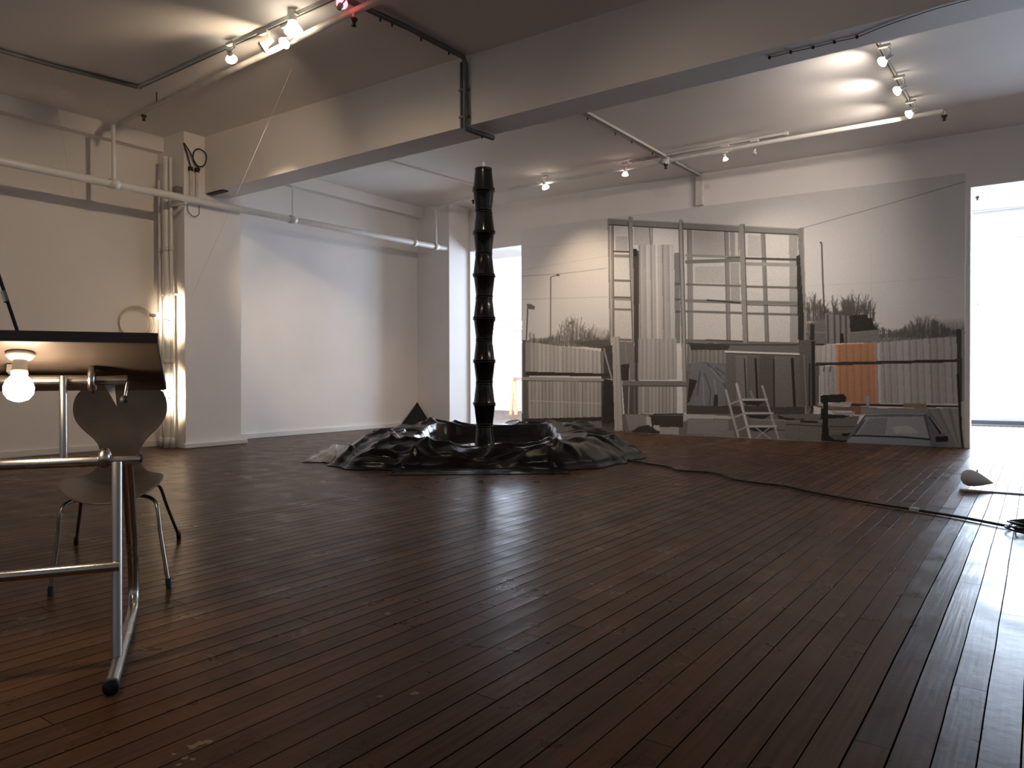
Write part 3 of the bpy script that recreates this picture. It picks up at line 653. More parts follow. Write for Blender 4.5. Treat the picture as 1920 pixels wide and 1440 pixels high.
# ------------------------------------------------------------------ photographic wall print
def raster_mural():
    X0, X1, YM = -7.265, -0.735, 10.452
    nx, nz = 860, 440
    xs = np.linspace(X0, X1, nx); t = np.linspace(0, 1, nz)
    top = 3.42 + (3.325-3.42)*(xs-X0)/(X1-X0)
    Xg = np.repeat(xs[None, :], nz, 0); Zg = 0.004 + t[:, None]*(top[None, :]-0.004)
    C = np.zeros((nz, nx, 3)); rs = np.random.RandomState(5)
    f = (Xg-X0)/(X1-X0)
    base = 150 - 13*f*np.clip((Zg-1.2)/2.0, 0, 1) + 8*np.clip(1-np.abs(Zg-1.9)/1.0, 0, 1)
    C[:] = base[..., None] + np.array([0, -3, -6.0])
    C[Zg < 0.25] = (70, 66, 60)
    def win(pts, pad=0.05):
        a = np.array(pts); lo = a.min(0)-pad; hi = a.max(0)+pad
        j0, j1 = np.searchsorted(xs, lo[0]), np.searchsorted(xs, hi[0])
        k0, k1 = int(max(0, np.floor(lo[1]/3.43*nz)-3)), int(min(nz, np.ceil(hi[1]/3.32*nz)+3))
        return slice(k0, max(k1, k0)), slice(j0, max(j1, j0))
    def inside(pts, X, Z):
        r = np.zeros(X.shape, bool); n = len(pts)
        for i in range(n):
            (x1, z1), (x2, z2) = pts[i], pts[(i+1) % n]
            if z1 == z2: continue
            c = ((z1 > Z) != (z2 > Z)) & (X < (x2-x1)*(Z-z1)/(z2-z1) + x1)
            r ^= c
        return r
    def poly(col, pts, al=1.0, mott=3.0):
        w = win(pts); X, Z = Xg[w], Zg[w]
        if X.size == 0: return
        mk = inside(pts, X, Z); sub = C[w]
        v = np.array(col, float)[None, :] + rs.randn(mk.sum(), 1)*mott
        sub[mk] = sub[mk]*(1-al) + v*al
    def line(col, wd, pts, al=1.0):
        cell = 0.0078
        for (a, b) in zip(pts[:-1], pts[1:]):
            w = win([a, b], wd+0.03); X, Z = Xg[w], Zg[w]
            if X.size == 0: continue
            d = np.array(b)-np.array(a); L2 = max(1e-9, d @ d)
            tt = np.clip(((X-a[0])*d[0] + (Z-a[1])*d[1])/L2, 0, 1)
            dist = np.hypot(X-a[0]-tt*d[0], Z-a[1]-tt*d[1])
            cov = np.clip((wd/2-dist)/cell+0.5, 0, 1)*min(1, wd/cell)*al
            C[w] = C[w]*(1-cov[..., None]) + np.array(col, float)*cov[..., None]
    for o in MURAL:
        k = o[0]
        if k == 'p': poly(o[1], o[2])
        elif k == 'l': line(o[1], o[2], o[3])
        elif k == 'h':
            pts = o[3]; w = win(pts); X, Z = Xg[w], Zg[w]; mk = inside(pts, X, Z)
            n = rs.rand(*X.shape); n = sum(np.roll(np.roll(n, a_, 0), b_, 1) for a_ in range(-3, 4) for b_ in (-1, 0, 1))/21
            al = np.where(mk, np.clip(o[2]+(n-0.5)*2.2, 0, 0.95), 0)[..., None]
            zs_ = [q_[1] for q_ in pts]; al = al*np.clip((max(zs_)-Z)/(max(zs_)-min(zs_))*1.7-0.1, 0, 1)[..., None]
            C[w] = C[w]*(1-al) + np.array(o[1], float)*al
        elif k == 's':
            c1, c2, n, pts = np.array(o[1], float), np.array(o[2], float), o[3], o[4]
            w = win(pts); X, Z = Xg[w], Zg[w]
            if X.size == 0: continue
            mk = inside(pts, X, Z)
            (ax, az), (bx, bz), (cx, cz), (dx, dz) = pts
            tz = np.clip((Z-az)/(dz-az+1e-9), 0, 1)
            l = ax+(dx-ax)*tz; r = bx+(cx-bx)*tz
            u = (X-l)/(r-l+1e-9)*n; fr = u-np.floor(u); idx = np.floor(u).astype(int) % 97
            shade = rs.rand(97)*0.5
            wgt = np.clip(np.where(fr < 0.28, 1-fr/0.28*0.5, 0.25*np.sin(fr*6)**2)+shade[idx]-0.15, 0, 1)[..., None]
            v = c1*(1-wgt)+c2*wgt + rs.randn(*X.shape)[..., None]*2
            sub = C[w]; sub[mk] = v[mk]
        elif k == 't':
            (ax, az), (bx, bz), hh, n, sd = o[2], o[3], o[4], o[5], o[6]
            rr = random.Random(sd)
            for q in range(n):
                s = rr.random(); px_, pz = ax+(bx-ax)*s, az+(bz-az)*s
                hgt = hh*(0.35+0.65*rr.random())*(0.6+0.4*math.sin(s*9+sd)); lean = rr.uniform(-0.12, 0.12)
                p0 = (px_, pz-0.03); p1 = (px_+lean*hgt, pz+hgt*0.55); p2 = (px_+lean*2.2*hgt, pz+hgt)
                line(o[1], 0.009, [p0, p1, p2], 0.8)
                for e in range(5):
                    s2 = 0.35+0.5*rr.random(); b0 = (px_+lean*s2*hgt, pz+hgt*s2)
                    line(o[1], 0.005, [b0, (b0[0]+rr.uniform(-0.25, 0.25)*hgt, b0[1]+hgt*0.35*rr.random()+0.02)], 0.6)
    C += rs.randn(nz, nx, 1)*1.5
    Lm = np.clip(C.mean(2, keepdims=True), 4, 255)
    A = np.clip(0.82*np.clip(Lm/152.0, 0.02, 1.04)**2.35 * (C/Lm)**1.2, 0.004, 0.85)
    P = np.zeros((nz*nx, 3)); P[:, 0] = Xg.ravel(); P[:, 1] = YM; P[:, 2] = Zg.ravel()
    # printed face plus a thin edge and back so that the print has its own thickness
    ii, jj = np.meshgrid(np.arange(nz-1), np.arange(nx-1), indexing='ij')
    a = (ii*nx+jj).ravel()
    F = np.stack([a, a+1, a+nx+1, a+nx], 1)
    bx = [(X0, YM, 0.004), (X1, YM, 0.004), (X1, YM, top[-1]), (X0, YM, top[0]), (X0, YB-0.0005, 0.004), (X1, YB-0.0005, 0.004), (X1, YB-0.0005, top[-1]), (X0, YB-0.0005, top[0])]
    n0 = len(P); V = np.vstack([P, np.array(bx)])
    E = [(n0, n0+4, n0+5, n0+1), (n0+1, n0+5, n0+6, n0+2), (n0+2, n0+6, n0+7, n0+3), (n0+3, n0+7, n0+4, n0), (n0+4, n0+7, n0+6, n0+5)]
    F = np.vstack([F, np.array(E)])
    me = bpy.data.meshes.new('photo_mural')
    me.vertices.add(len(V)); me.vertices.foreach_set('co', V.ravel())
    me.loops.add(F.size); me.loops.foreach_set('vertex_index', F.ravel().astype(np.int32))
    me.polygons.add(len(F)); me.polygons.foreach_set('loop_start', (np.arange(len(F))*4).astype(np.int32))
    me.polygons.foreach_set('loop_total', np.full(len(F), 4, np.int32))
    me.update(calc_edges=True)
    ca = me.color_attributes.new('print', 'FLOAT_COLOR', 'POINT')
    D = np.ones((len(V), 4), np.float32); D[:n0, :3] = A.reshape(-1, 3); D[n0:, :3] = 0.6
    ca.data.foreach_set('color', D.ravel())
    mt = bpy.data.materials.new('matt_photo_print'); mt.use_nodes = True; nt = mt.node_tree
    at = nt.nodes.new('ShaderNodeVertexColor'); at.layer_name = 'print'
    bs = nt.nodes['Principled BSDF']; bs.inputs['Roughness'].default_value = 0.55; bs.inputs['Specular IOR Level'].default_value = 0.3
    nt.links.new(at.outputs[0], bs.inputs['Base Color']); me.materials.append(mt)
    o = link('photo_mural', me)
    tag(o, 'wall-sized photographic print of a timber hoarding in a scrapyard, with a car', 'mural')
raster_mural()

# ------------------------------------------------------------------ pipes, conduits, sprinklers
def sprinkler(parent, x, y, ztop):
    h = MB(); h.lathe([(0.001, 0), (0.028, 0), (0.03, -0.012), (0.016, -0.03), (0.012, -0.05), (0.02, -0.055), (0.02, -0.06), (0.001, -0.06)], (x, y, ztop), n=14)
    h.build('sprinkler_head', M_head, parent)

p = thing('sprinkler_main', 'long white pipe running level along the left wall past the pillar to the left doorway', 'pipe', (-8.5, 6.0, 3.1))
m = MB(); m.tube([(-8.5, -2.9, 3.04), (-8.5, 4.2, 3.06), (-8.5, 6.64, 3.08), (-8.5, 9.64, 3.13), (-8.5, 10.455, 3.14)], 0.045, 16)
m.build('pipe_run', M_pipe, p)
for (y, zt, zb, r) in ((4.18, 3.72, 3.06, 0.022), (6.63, 3.905, 3.08, 0.012), (9.63, 3.80, 3.13, 0.03)):
    MB().tube([(-8.5, y, zb), (-8.5, y, zt)], r, 12).build('dropper', M_pipe, p)
    MB().lathe([(0.052, -0.05), (0.056, -0.05), (0.056, 0.05), (0.052, 0.05)], (-8.5, y, (3.06 if y < 5 else 3.08 if y < 8 else 3.13)), (0, 1, 0), 16).build('coupling', M_pipe, p)
MB().lathe([(0.05, -0.035), (0.055, -0.035), (0.055, 0.035), (0.05, 0.035)], (-8.5, 9.1, 3.12), (0, 1, 0), 16).build('coupling', M_pipe, p)

p = thing('sprinkler_branch', 'white sprinkler pipe under the ceiling in front of the beam, beside the spotlight track', 'pipe', (-5, 4.05, 3.74))
m = MB(); m.tube([(-8.475, 4.22, 3.74), (-7.66, 4.20, 3.77), (-6.04, 4.11, 3.75), (-4.44, 4.0, 3.735), (2.9, 3.65, 3.63)], 0.028, 12); m.build('pipe_run', M_pipe_old, p)
for (x, y, z) in ((-7.9, 4.21, 3.765), (-4.36, 3.99, 3.72)):
    MB().tube([(x, y, z), (x, y, z-0.05)], 0.012, 8).build('dropper', M_pipe_old, p); sprinkler(p, x, y, z-0.045)
MB().tube([(-7.62, 4.20, 3.765), (-7.62, 4.20, 3.9)], 0.008, 6).build('hanger', M_head, p)

p = thing('sprinkler_branch', 'white sprinkler pipe under the ceiling close to the printed wall, carrying small spotlights', 'pipe', (-4, 9.2, 3.72))
m = MB(); m.tube([(-8.465, 9.62, 3.80), (-7.52, 9.37, 3.78), (-5.95, 9.22, 3.755), (-4.0, 9.18, 3.73), (-2.66, 9.1, 3.71), (-0.84, 9.06, 3.685)], 0.026, 12); m.build('pipe_run', M_pipe, p)
for (x, y, z) in ((-7.44, 9.35, 3.775), (-4.03, 9.15, 3.73), (-0.83, 9.06, 3.685)):
    MB().tube([(x, y, z), (x, y, z-0.05)], 0.012, 8).build('dropper', M_pipe, p); sprinkler(p, x, y, z-0.045)
MB().lathe([(0.028, -0.06), (0.042, -0.05), (0.042, 0.05), (0.028, 0.06)], (-4.05, 9.18, 3.73), (1, 0, 0), 14).build('coupling', M_pipe_old, p)

sp = thing('ceiling_sprinkler', 'tiny black sprinkler head hanging in the bright room behind the right doorway', 'sprinkler', (-0.83, 14.2, 3.80))
sprinkler(sp, -0.83, 14.2, 3.79); MB().tube([(-0.83, 14.2, 3.80), (-0.83, 14.2, 3.78)], 0.012, 8).build('dropper', M_head, sp)

def conduit(name, label, cat, pts, r, mt, clips=()):
    t = thing(name, label, cat, pts[0])
    MB().tube(pts, r, 10).build('tube', mt, t)
    for c in clips:
        MB().box((c[0]-0.005, c[1]-0.005, c[2]-0.03), (c[0]+0.005, c[1]+0.005, c[2]+0.02)).build('clip', M_head, t)
    return t
def zz(x, d): return zc(x)-d
conduit('electrical_conduit', 'grey conduit across the ceiling meeting the spotlight track at its far left corner', 'conduit',
        [(-7.9, 1.5, zz(-7.9, .022)), (-7.74, 3.24, zz(-7.74, .022)), (-7.60, 3.98, zz(-7.6, .022))], 0.02, M_conduit)
xs_ = [(-4.45, 3.9), (-4.36, 4.6), (-4.31, 5.10)]
t = conduit('electrical_conduit', 'dark grey conduit over the near ceiling, down the beam and under it', 'conduit',
        [(-4.42, 3.95, zz(-4.4, .03)), (-4.35, 4.6, zz(-4.35, .03)), (-4.33, 5.30, zz(-4.33, .03)), (-4.33, 5.325, 3.77), (-4.33, 5.325, 3.20), (-4.33, 5.34, 3.178), (-4.29, 5.70, 3.178)], 0.024, M_conduit,
        [(-4.385, 4.3, zz(-4.385, .05)), (-4.37, 4.42, zz(-4.37, .05)), (-4.35, 4.75, zz(-4.35, .05)), (-4.335, 5.1, zz(-4.33, .05)), (-4.31, 5.55, 3.17)])
MB().tube([(-4.385, 5.335, 3.80), (-4.385, 5.335, 3.19)], 0.014, 8).build('tube', M_conduit, t)
MB().box((-4.40, 5.315, 3.53), (-4.30, 5.36, 3.55)).build('saddle', M_conduit, t); MB().box((-4.40, 5.315, 3.28), (-4.30, 5.36, 3.30)).build('saddle', M_conduit, t)
t = conduit('electrical_conduit', 'grey conduit over the far ceiling ending in a short drop above the print', 'conduit',
        [(-4.26, 5.72, zz(-4.2, .03)), (-4.16, 7.16, zz(-4.16, .03)), (-4.12, 9.29, zz(-4.1, .03)), (-4.07, 10.40, zz(-4.07, .03))], 0.022, M_conduit,
        [(-4.16, 7.3, zz(-4.16, .05)), (-4.15, 7.95, zz(-4.15, .05)), (-4.13, 8.35, zz(-4.13, .05)), (-4.13, 8.95, zz(-4.13, .05))])
MB().tube([(-4.12, 7.1, zz(-4.12, .025)), (-4.06, 10.40, zz(-4.06, .025))], 0.018, 8).build('tube', M_track, t)
MB().box((-4.115, 10.39, 3.38), (-4.005, 10.46, 3.84)).build('cover_strip', M_pipe_old, t, bevel=0.008)
conduit('surface_cable', 'thin pale cable across the far ceiling to the left of the black column', 'cable',
        [(-7.45, 5.72, zz(-7.45, .012)), (-7.40, 7.33, zz(-7.4, .012)), (-7.22, 9.2, zz(-7.2, .012))], 0.010, M_pipe)
t = thing('surface_cable', 'thin dark wire clipped along the underside of the beam at the right', 'cable', (-1.61, 5.5, 3.205))
wp = [(-1.61, 5.495, 3.203), (-1.459, 5.494, 3.203), (-1.309, 5.507, 3.203), (-1.168, 5.507, 3.203), (-1.025, 5.515, 3.203), (-0.9, 5.47, 3.203), (-0.72, 5.42, 3.203), (-0.4, 5.38, 3.203), (0.4, 5.40, 3.203)]
MB().tube(arc(wp, 4), 0.0035, 6).build('wire', M_conduit, t)
for q in wp[:5]: MB().box((q[0]-0.008, q[1]-0.01, 3.192), (q[0]+0.008, q[1]+0.004, 3.21)).build('clip', M_head, t)

# pipes in front of the pillar
kinds = [(-8.995, 4.985, 0.020, 3.35, 'thin painted riser pipe by the pillar, leftmost of the bundle'),
         (-8.915, 5.02, 0.022, 3.60, 'grey riser pipe by the pillar, second from the left in the bundle'),
         (-8.845, 4.985, 0.038, 3.62, 'thickest white riser pipe of the bundle by the pillar'),
         (-8.76, 5.0, 0.021, 3.60, 'thin riser pipe by the pillar, rightmost of the bundle')]
for i, (x, y, r, h, lab) in enumerate(kinds):
    t = thing('riser_pipe', lab, 'pipe', (x, y, 0), 'riser pipes beside the pillar')
    MB().tube([(x, y, 0.0), (x, y, h)], r, 14).build('pipe_run', M_pipe if i != 1 else M_pipe_old, t)
    MB().lathe([(r, 0), (r+0.008, 0), (r+0.008, 0.10), (r+0.005, 0.125), (r, 0.13)], (x, y, 0), n=16).build('foot_collar', M_pipe, t)
    for zb in (1.05, 2.45): MB().lathe([(r, 0), (r+0.008, 0), (r+0.008, 0.05), (r, 0.05)], (x, y, zb), n=14).build('pipe_joint', M_pipe_old, t)
    MB().box((x-0.014, y, 1.9), (x+0.014, 5.08, 1.925)).build('wall_clip', M_pipe, t)
for i, (y, lab) in enumerate(((5.155, 'left of two short conduits dropping down the pillar top'), (5.235, 'right of two short conduits dropping down the pillar top'))):
    t = thing('short_conduit', lab, 'conduit', (-8.575, y, 3.1))
    MB().tube([(-8.575, y, 3.10), (-8.575, y, 3.46)], 0.019, 10).build('tube', M_pipe_old, t)
    MB().lathe([(0.019, 0), (0.03, 0), (0.03, 0.05), (0.019, 0.05)], (-8.575, y, 3.44), n=12).build('gland', M_head, t)
cx, cyy, cz = -8.57, 5.21, 3.60
lp = [(cx, 5.16, 3.46), (cx+0.02, 5.10, 3.62), (cx, 5.06, 3.76), (cx+.02, 5.12, 3.68), (cx+0.03, 5.22, 3.52), (cx+.03, 5.32, 3.55), (cx+.04, 5.335, 3.68), (cx+.03, 5.25, 3.73), (cx+.03, 5.18, 3.68), (cx+.03, 5.17, 3.56), (cx+.03, 5.25, 3.48), (cx+.02, 5.235, 3.46)]
tag(MB().tube(arc(lp, 6), 0.008, 8).build('looped_cable', M_darkcord, origin=lp[0]), 'loops of black cable at the top of the pillar under the ceiling', 'cable')
lp = [(-8.57, 5.10, 3.03), (-8.56, 5.11, 2.93), (-8.56, 5.18, 2.88), (-8.56, 5.25, 2.92), (-8.57, 5.26, 3.03)]
tag(MB().tube(arc(lp, 6), 0.006, 8).build('hanging_wire', M_conduit, origin=lp[0]), 'small loop of wire hanging under the white pipe on the pillar', 'cable')
tag(MB().obox((-8.42, 5.42, 3.203), (1, 0, 0), (0, 1, 0), (0, 0, 1), 0.17, 0.04, 0.007).build('steel_plate', M_head, origin=(-8.4, 5.45, 3.19)), 'dark flat steel strip under the beam where it meets the pillar', 'plate')
t = thing('pipe_bracket', 'white triangular bracket on the pillar under the long level pipe', 'bracket', (-8.6, 4.9, 2.9))
m = MB(); m.box((-8.735, 4.985, 2.985), (-8.44, 5.025, 3.01)); m.build('arm', M_pipe, t)
MB().obox((-8.595, 5.005, 2.935), (0.93, 0, 0.37), (0, 1, 0), (-0.37, 0, 0.93), 0.13, 0.015, 0.012).build('brace', M_pipe, t)
tag(MB().box((-8.725, 5.0, 3.14), (-8.63, 5.08, 3.235)).build('junction_box', M_conduit, bevel=0.006, origin=(-8.69, 5.08, 3.19)), 'small grey junction box on the pillar just above the level pipe', 'box')

# nylon lines
for a, b, lab in (((-7.72, 3.20, 3.90), (-9.17, 4.04, 3.0), 'hair-thin nylon line from the near ceiling to the left wall'),
                  ((-5.9, 4.6, 3.86), (-8.55, 5.15, 1.9), 'hair-thin nylon line slanting from the spotlights down to the pillar')):
    tag(MB().tube([a, b], 0.0012, 6).build('nylon_line', M_nylon, origin=a), lab, 'line')

# ring-shaped shadow on the left wall, modelled as thin beige loops
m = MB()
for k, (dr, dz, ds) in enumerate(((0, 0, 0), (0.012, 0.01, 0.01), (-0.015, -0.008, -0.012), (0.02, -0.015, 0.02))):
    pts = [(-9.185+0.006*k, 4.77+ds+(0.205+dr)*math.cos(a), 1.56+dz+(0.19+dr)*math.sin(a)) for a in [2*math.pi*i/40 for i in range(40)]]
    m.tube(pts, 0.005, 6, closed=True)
tag(m.build('shadow_ring', mat('ring_shadow_beige', (0.64, 0.57, 0.49), 0.6), origin=(-9.19, 4.77, 1.56)), 'faint beige loops standing in for a ring-shaped shadow on the left wall above the desk top', 'coil')

# ------------------------------------------------------------------ spotlight tracks
def track(name, label, a, b, z0, z1):
    t = thing(name, label, 'light track', (a[0], a[1], z0))
    dx = Vector((b[0]-a[0], b[1]-a[1], z1-z0)); L = dx.length; ex = dx.normalized(); ey = Vector((0, 0, 1)).cross(ex).normalized(); ez = ex.cross(ey)
    c = Vector((a[0], a[1], z0)) + dx*0.5
    MB().obox(c, ex, ey, ez, L/2, 0.018, 0.015).build('rail', M_track, t)
    MB().obox(c-ez*0.0155, ex, ey, ez, L/2-0.02, 0.006, 0.001).build('slot', M_head, t)
    for e in (-1, 1): MB().obox(c+ex*(L/2)*e, ex, ey, ez, 0.02, 0.022, 0.02).build('end_cap', M_track, t)
track('light_track', 'white spotlight track on the near ceiling in front of the beam', (-7.60, 4.0), (-3.4, 3.88), zc(-7.6)-0.018, zc(-3.4)-0.018)
track('light_track', 'white spotlight track at the right running from the beam towards the printed wall', (-1.17, 6.9), (-1.135, 9.0), zc(-1.17)-0.018, zc(-1.135)-0.018)
track('light_track', 'short white spotlight track beside the far sprinkler pipe', (-4.6, 9.27), (-2.5, 9.22), zc(-4.6)-0.018, zc(-2.5)-0.018)

def spotlight(label, pos, aim, bulbmat, energy, cone=60, col=WARM, size=0.05, group=None, blend=0.9, pt=0.0, srad=0.03):
    """adapter on the ceiling, stem, holder and reflector lamp; its own light sits in the lamp"""
    P_ = Vector(pos); A_ = Vector(aim); d = (A_-P_).normalized()
    t = thing('track_spotlight', label, 'spotlight', pos, group)
    zt = zc(pos[0])-0.033
    top = Vector((pos[0]-d.x*0.02, pos[1]-d.y*0.02, zt))
    MB().box((top.x-0.05, top.y-0.022, zt-0.025), (top.x+0.05, top.y+0.022, zt)).build('adapter', M_track, t, bevel=0.004)
    back = P_ - d*(size*1.5)
    MB().tube([(top.x+0.03, top.y, zt-0.02), (top.x+0.045, top.y+0.01, (zt+back.z)/2), tuple(back)], 0.006, 8).build('stem', M_track, t)
    h = MB(); h.lathe([(0.001, -size*2.1), (size*0.42, -size*2.1), (size*0.46, -size*1.2), (size*0.5, -size*0.9)], P_, d, 18); h.build('lamp_holder', M_porcelain, t)
    b = MB(); b.lathe([(size*0.44, -size*0.95), (size*0.55, -size*0.6), (size*0.92, -size*0.1), (size, size*0.15), (size*0.92, size*0.36), (size*0.6, size*0.5), (0.0005, size*0.56)], P_, d, 22)
    b.build('reflector_lamp', bulbmat, t)
    if energy:
        L = bpy.data.lights.new('spot_beam', 'SPOT'); L.energy = energy; L.color = col; L.spot_size = math.radians(cone); L.spot_blend = blend; L.shadow_soft_size = srad
        o = bpy.data.objects.new('spot_beam', L); COL.objects.link(o); o.parent = t
        o.location = d*(size*0.75); o.rotation_euler = d.to_track_quat('-Z', 'Y').to_euler()
    return t
G1 = 'spotlights on the near track'; G2 = 'spotlights along the far pipe'; G3 = 'spotlights on the right-hand track'
spotlight('lit spotlight on the near track, nearest the left wall', (-5.85, 3.91, 3.71), (-9.2, 7.6, 1.2), M_spotbulb, 330, 31, size=0.05, group=G1, blend=1.0)
spotlight('lit spotlight on the near track just left of the big bare globe', (-5.17, 3.96, 3.69), (-9.2, 3.7, 2.1), M_spotbulb, 95, 138, size=0.05, group=G1)
spotlight('biggest and brightest globe lamp of the near track, facing the room', (-4.94, 3.87, 3.70), (-4.9, 4.3, 0.0), M_spotbulb, 34, 172, size=0.075, group=G1, blend=0.6)
spotlight('unseen fill spotlight added beyond the red one on the near track, above the view', (-2.6, 3.80, 3.70), (-1.6, 5.0, 0.5), M_spotbulb, 22, 160, size=0.05, group=G1, blend=1.0)  # out of view; added to light the right of the beam and the floor
spotlight('unlit clear spotlight on the near track, left of the two bright ones', (-5.42, 3.93, 3.71), (-6.5, 2.5, 2.0), M_offglass, 0, size=0.05, group=G1)
spotlight('red spotlight on the near track at the upper edge of the view', (-4.35, 3.86, 3.735), (-4.8, 4.6, 4.6), M_redbulb, 0, size=0.045, group=G1)
spotlight('lit spotlight on the far pipe, nearest the black column', (-5.95, 9.19, 3.68), (-5.95, 10.46, 1.95), M_spotbulb, 80, 80, size=0.055, group=G2, blend=1.0)
spotlight('pink-glowing spotlight on the far pipe, between column and conduit', (-4.65, 9.2, 3.66), (-5.4, 10.46, 0.3), M_pinkbulb, 85, 115, col=PALE, size=0.045, group=G2, blend=1.0)
spotlight('small lit spotlight on the far pipe, right of the conduit crossing', (-3.25, 9.22, 3.63), (-2.7, 10.46, 0.3), M_spotbulb, 80, 115, col=PALE, size=0.034, group=G2, blend=1.0)
spotlight('unlit small spotlight on the far pipe, last one to the right', (-2.88, 9.2, 3.64), (-2.9, 7.5, 0), M_offglass, 0, size=0.03, group=G2)
for (y, w, tgt) in ((7.19, 'closest to the beam', (-6.6, 10.46, 1.7)), (8.01, 'in the middle', (-6.9, 10.46, 1.7)), (8.80, 'furthest from the beam', (-5.6, 10.46, 1.5))):
    spotlight('heart-shaped lit spotlight on the right-hand track, '+w, (-1.13, y, 3.64), tgt, M_spotbulb, 68, 135, col=PALE, size=0.046, group=G3, blend=1.0)

spotlight('spotlight behind the beam, only its glow on the far ceiling showing', (-4.95, 6.15, 3.70), (-5.385, 6.968, 2.9), M_spotbulb, 18, 80, size=0.05)
# bare reflector lamps clipped to the riser pipes, turned towards the pillar
def clip_lamp(label, pos, toward, energy):
    t = thing('clip_lamp', label, 'lamp', pos, 'reflector lamps clipped to the riser pipes')
    d = Vector(toward).normalized(); P_ = Vector(pos)
    MB().lathe([(0.001, -0.11), (0.02, -0.11), (0.022, -0.04), (0.018, -0.03)], P_, d, 16).build('lamp_holder', M_porcelain, t)
    MB().tube([P_-d*0.06, (-8.76, 4.98, pos[2]-0.04)], 0.007, 8).build('clip', M_head, t)
    MB().lathe([(0.016, -0.03), (0.022, -0.02), (0.034, 0.0), (0.036, 0.015), (0.028, 0.03), (0.0005, 0.036)], P_, d, 20).build('bulb', M_bulb, t)
    L = bpy.data.lights.new('lamp_light', 'SPOT'); L.energy = energy; L.color = WARM; L.shadow_soft_size = 0.03; L.spot_size = math.radians(116); L.spot_blend = 1.0
    o = bpy.data.objects.new('lamp_light', L); COL.objects.link(o); o.parent = t; o.location = d*0.05; o.rotation_euler = d.to_track_quat('-Z', 'Y').to_euler()
clip_lamp('small bare lit lamp clipped to the riser pipes at mid height', (-8.62, 4.74, 1.62), (-0.35, 0.93, 0.0), 110)
clip_lamp('bare lit lamp low by the riser pipes, behind the chair back', (-8.64, 4.74, 0.66), (-0.33, 0.94, 0.0), 110)

# ------------------------------------------------------------------ bucket column
CXY = (-5.385, 6.968)
BH, RW, RN = 0.2545, 0.128, 0.098
def bucket_parts(up):
    s = 1 if up else -1
    b = MB(); z0 = 0 if up else BH
    prof = [(0.001, 0.004), (RN-0.004, 0.0), (RN, 0.006), (RN+0.002, 0.03), (RW-0.003, BH-0.012), (RW, BH-0.008), (RW, BH), (RW-0.006, BH), (RW-0.008, BH-0.02), (RN-0.004, 0.012), (0.001, 0.012)]
    b.lathe([(r, z0+s*h) for r, h in prof], (0, 0, 0), n=40)
    rim = MB(); rim.lathe([(r, z0+s*h) for r, h in ((RW, BH-0.022), (RW+0.006, BH-0.02), (RW+0.008, BH-0.010), (RW+0.006, BH-0.001), (RW, BH))], (0, 0, 0), n=40)
    foot = MB(); foot.lathe([(r, z0+s*h) for r, h in ((RN+0.002, 0.024), (RN+0.0045, 0.022), (RN+0.0045, 0.002), (RN-0.006, 0.0))], (0, 0, 0), n=40)
    return b, rim, foot
proto = {}
for up in (True, False):
    t = thing('bucket', 'proto', 'bucket', (0, 0, 0))
    b, rim, foot = bucket_parts(up)
    b.build('bucket_body', M_bucket, t); rim.build('rim', M_bucket, t); foot.build('foot_ring', M_bucket, t)
    proto[up] = t
ztop = 3.355
order = ['topmost bucket of the black column, bottom up', 'second bucket from the top of the black column', 'third bucket from the top of the black column', 'fourth bucket from the top of the black column',
         'fifth bucket from the top of the black column', 'sixth bucket from the top of the black column', 'seventh bucket from the top of the black column', 'sixth bucket from the bottom of the black column',
         'fifth bucket from the bottom of the black column', 'fourth bucket from the bottom of the black column', 'third bucket from the bottom of the black column', 'second bucket from the bottom of the black column',
         'lowest bucket of the black column, standing in the pool']
used = set(); NB = 13
rj = random.Random(4)
for i in range(NB):
    up = (i % 2 == 1)                    # topmost is upside down, then mouth to mouth
    src = proto[up]
    if up in used:
        t = src.copy(); COL.objects.link(t)
        for ch in list(src.children):
            c = ch.copy(); COL.objects.link(c); c.parent = t
    else:
        t = src; used.add(up)
    t.location = (CXY[0]+rj.uniform(-.003, .003), CXY[1]+rj.uniform(-.003, .003), ztop-BH*(i+1)+0.0)
    t.rotation_euler = (0, 0, rj.uniform(0, 6.28))
    t['label'] = order[i]; t['group'] = 'black buckets stacked mouth to mouth in the column'
n = thing('fountain_nozzle', 'small clear nozzle on top of the black bucket column', 'nozzle', (CXY[0], CXY[1], ztop))
MB().lathe([(0.016, 0), (0.016, 0.03), (0.020, 0.034), (0.020, 0.05), (0.012, 0.07), (0.004, 0.085), (0.0005, 0.087)], (CXY[0], CXY[1], ztop), n=14).build('nozzle_tip', M_offglass, n)
MB().lathe([(0.03, 0), (0.03, 0.012), (0.016, 0.014)], (CXY[0], CXY[1], ztop), n=14).build('nozzle_base', M_darkcord, n)

# ------------------------------------------------------------------ polythene pool
E1 = Vector((math.cos(YAW), math.sin(YAW), 0)); E2 = Vector((-math.sin(YAW), math.cos(YAW), 0))   # the pool lies square to this pair
def PW(l, d, z): q = E1*l + E2*d; return (q.x, q.y, z)
def vnoise(seed):
    r = random.Random(seed); tab = [[r.random() for _ in range(64)] for _ in range(64)]
    def f(x, y):
        xi, yi = math.floor(x), math.floor(y); a, b = x-xi, y-yi; a = a*a*(3-2*a); b = b*b*(3-2*b)
        g = lambda i, j: tab[i % 64][j % 64]
        return (g(xi, yi)*(1-a)+g(xi+1, yi)*a)*(1-b) + (g(xi, yi+1)*(1-a)+g(xi+1, yi+1)*a)*b
    return f
nA, nB, nC, nD = vnoise(1), vnoise(2), vnoise(3), vnoise(4)
CL, CD = -0.27, 8.85
def rr_rect(th, hx, hy, p):
    c, s = abs(math.cos(th))/hx, abs(math.sin(th))/hy
    return (c**p + s**p)**(-1/p)
NT = 560; NRI = 26; NRO = 90
rows = []
WZ = 0.085
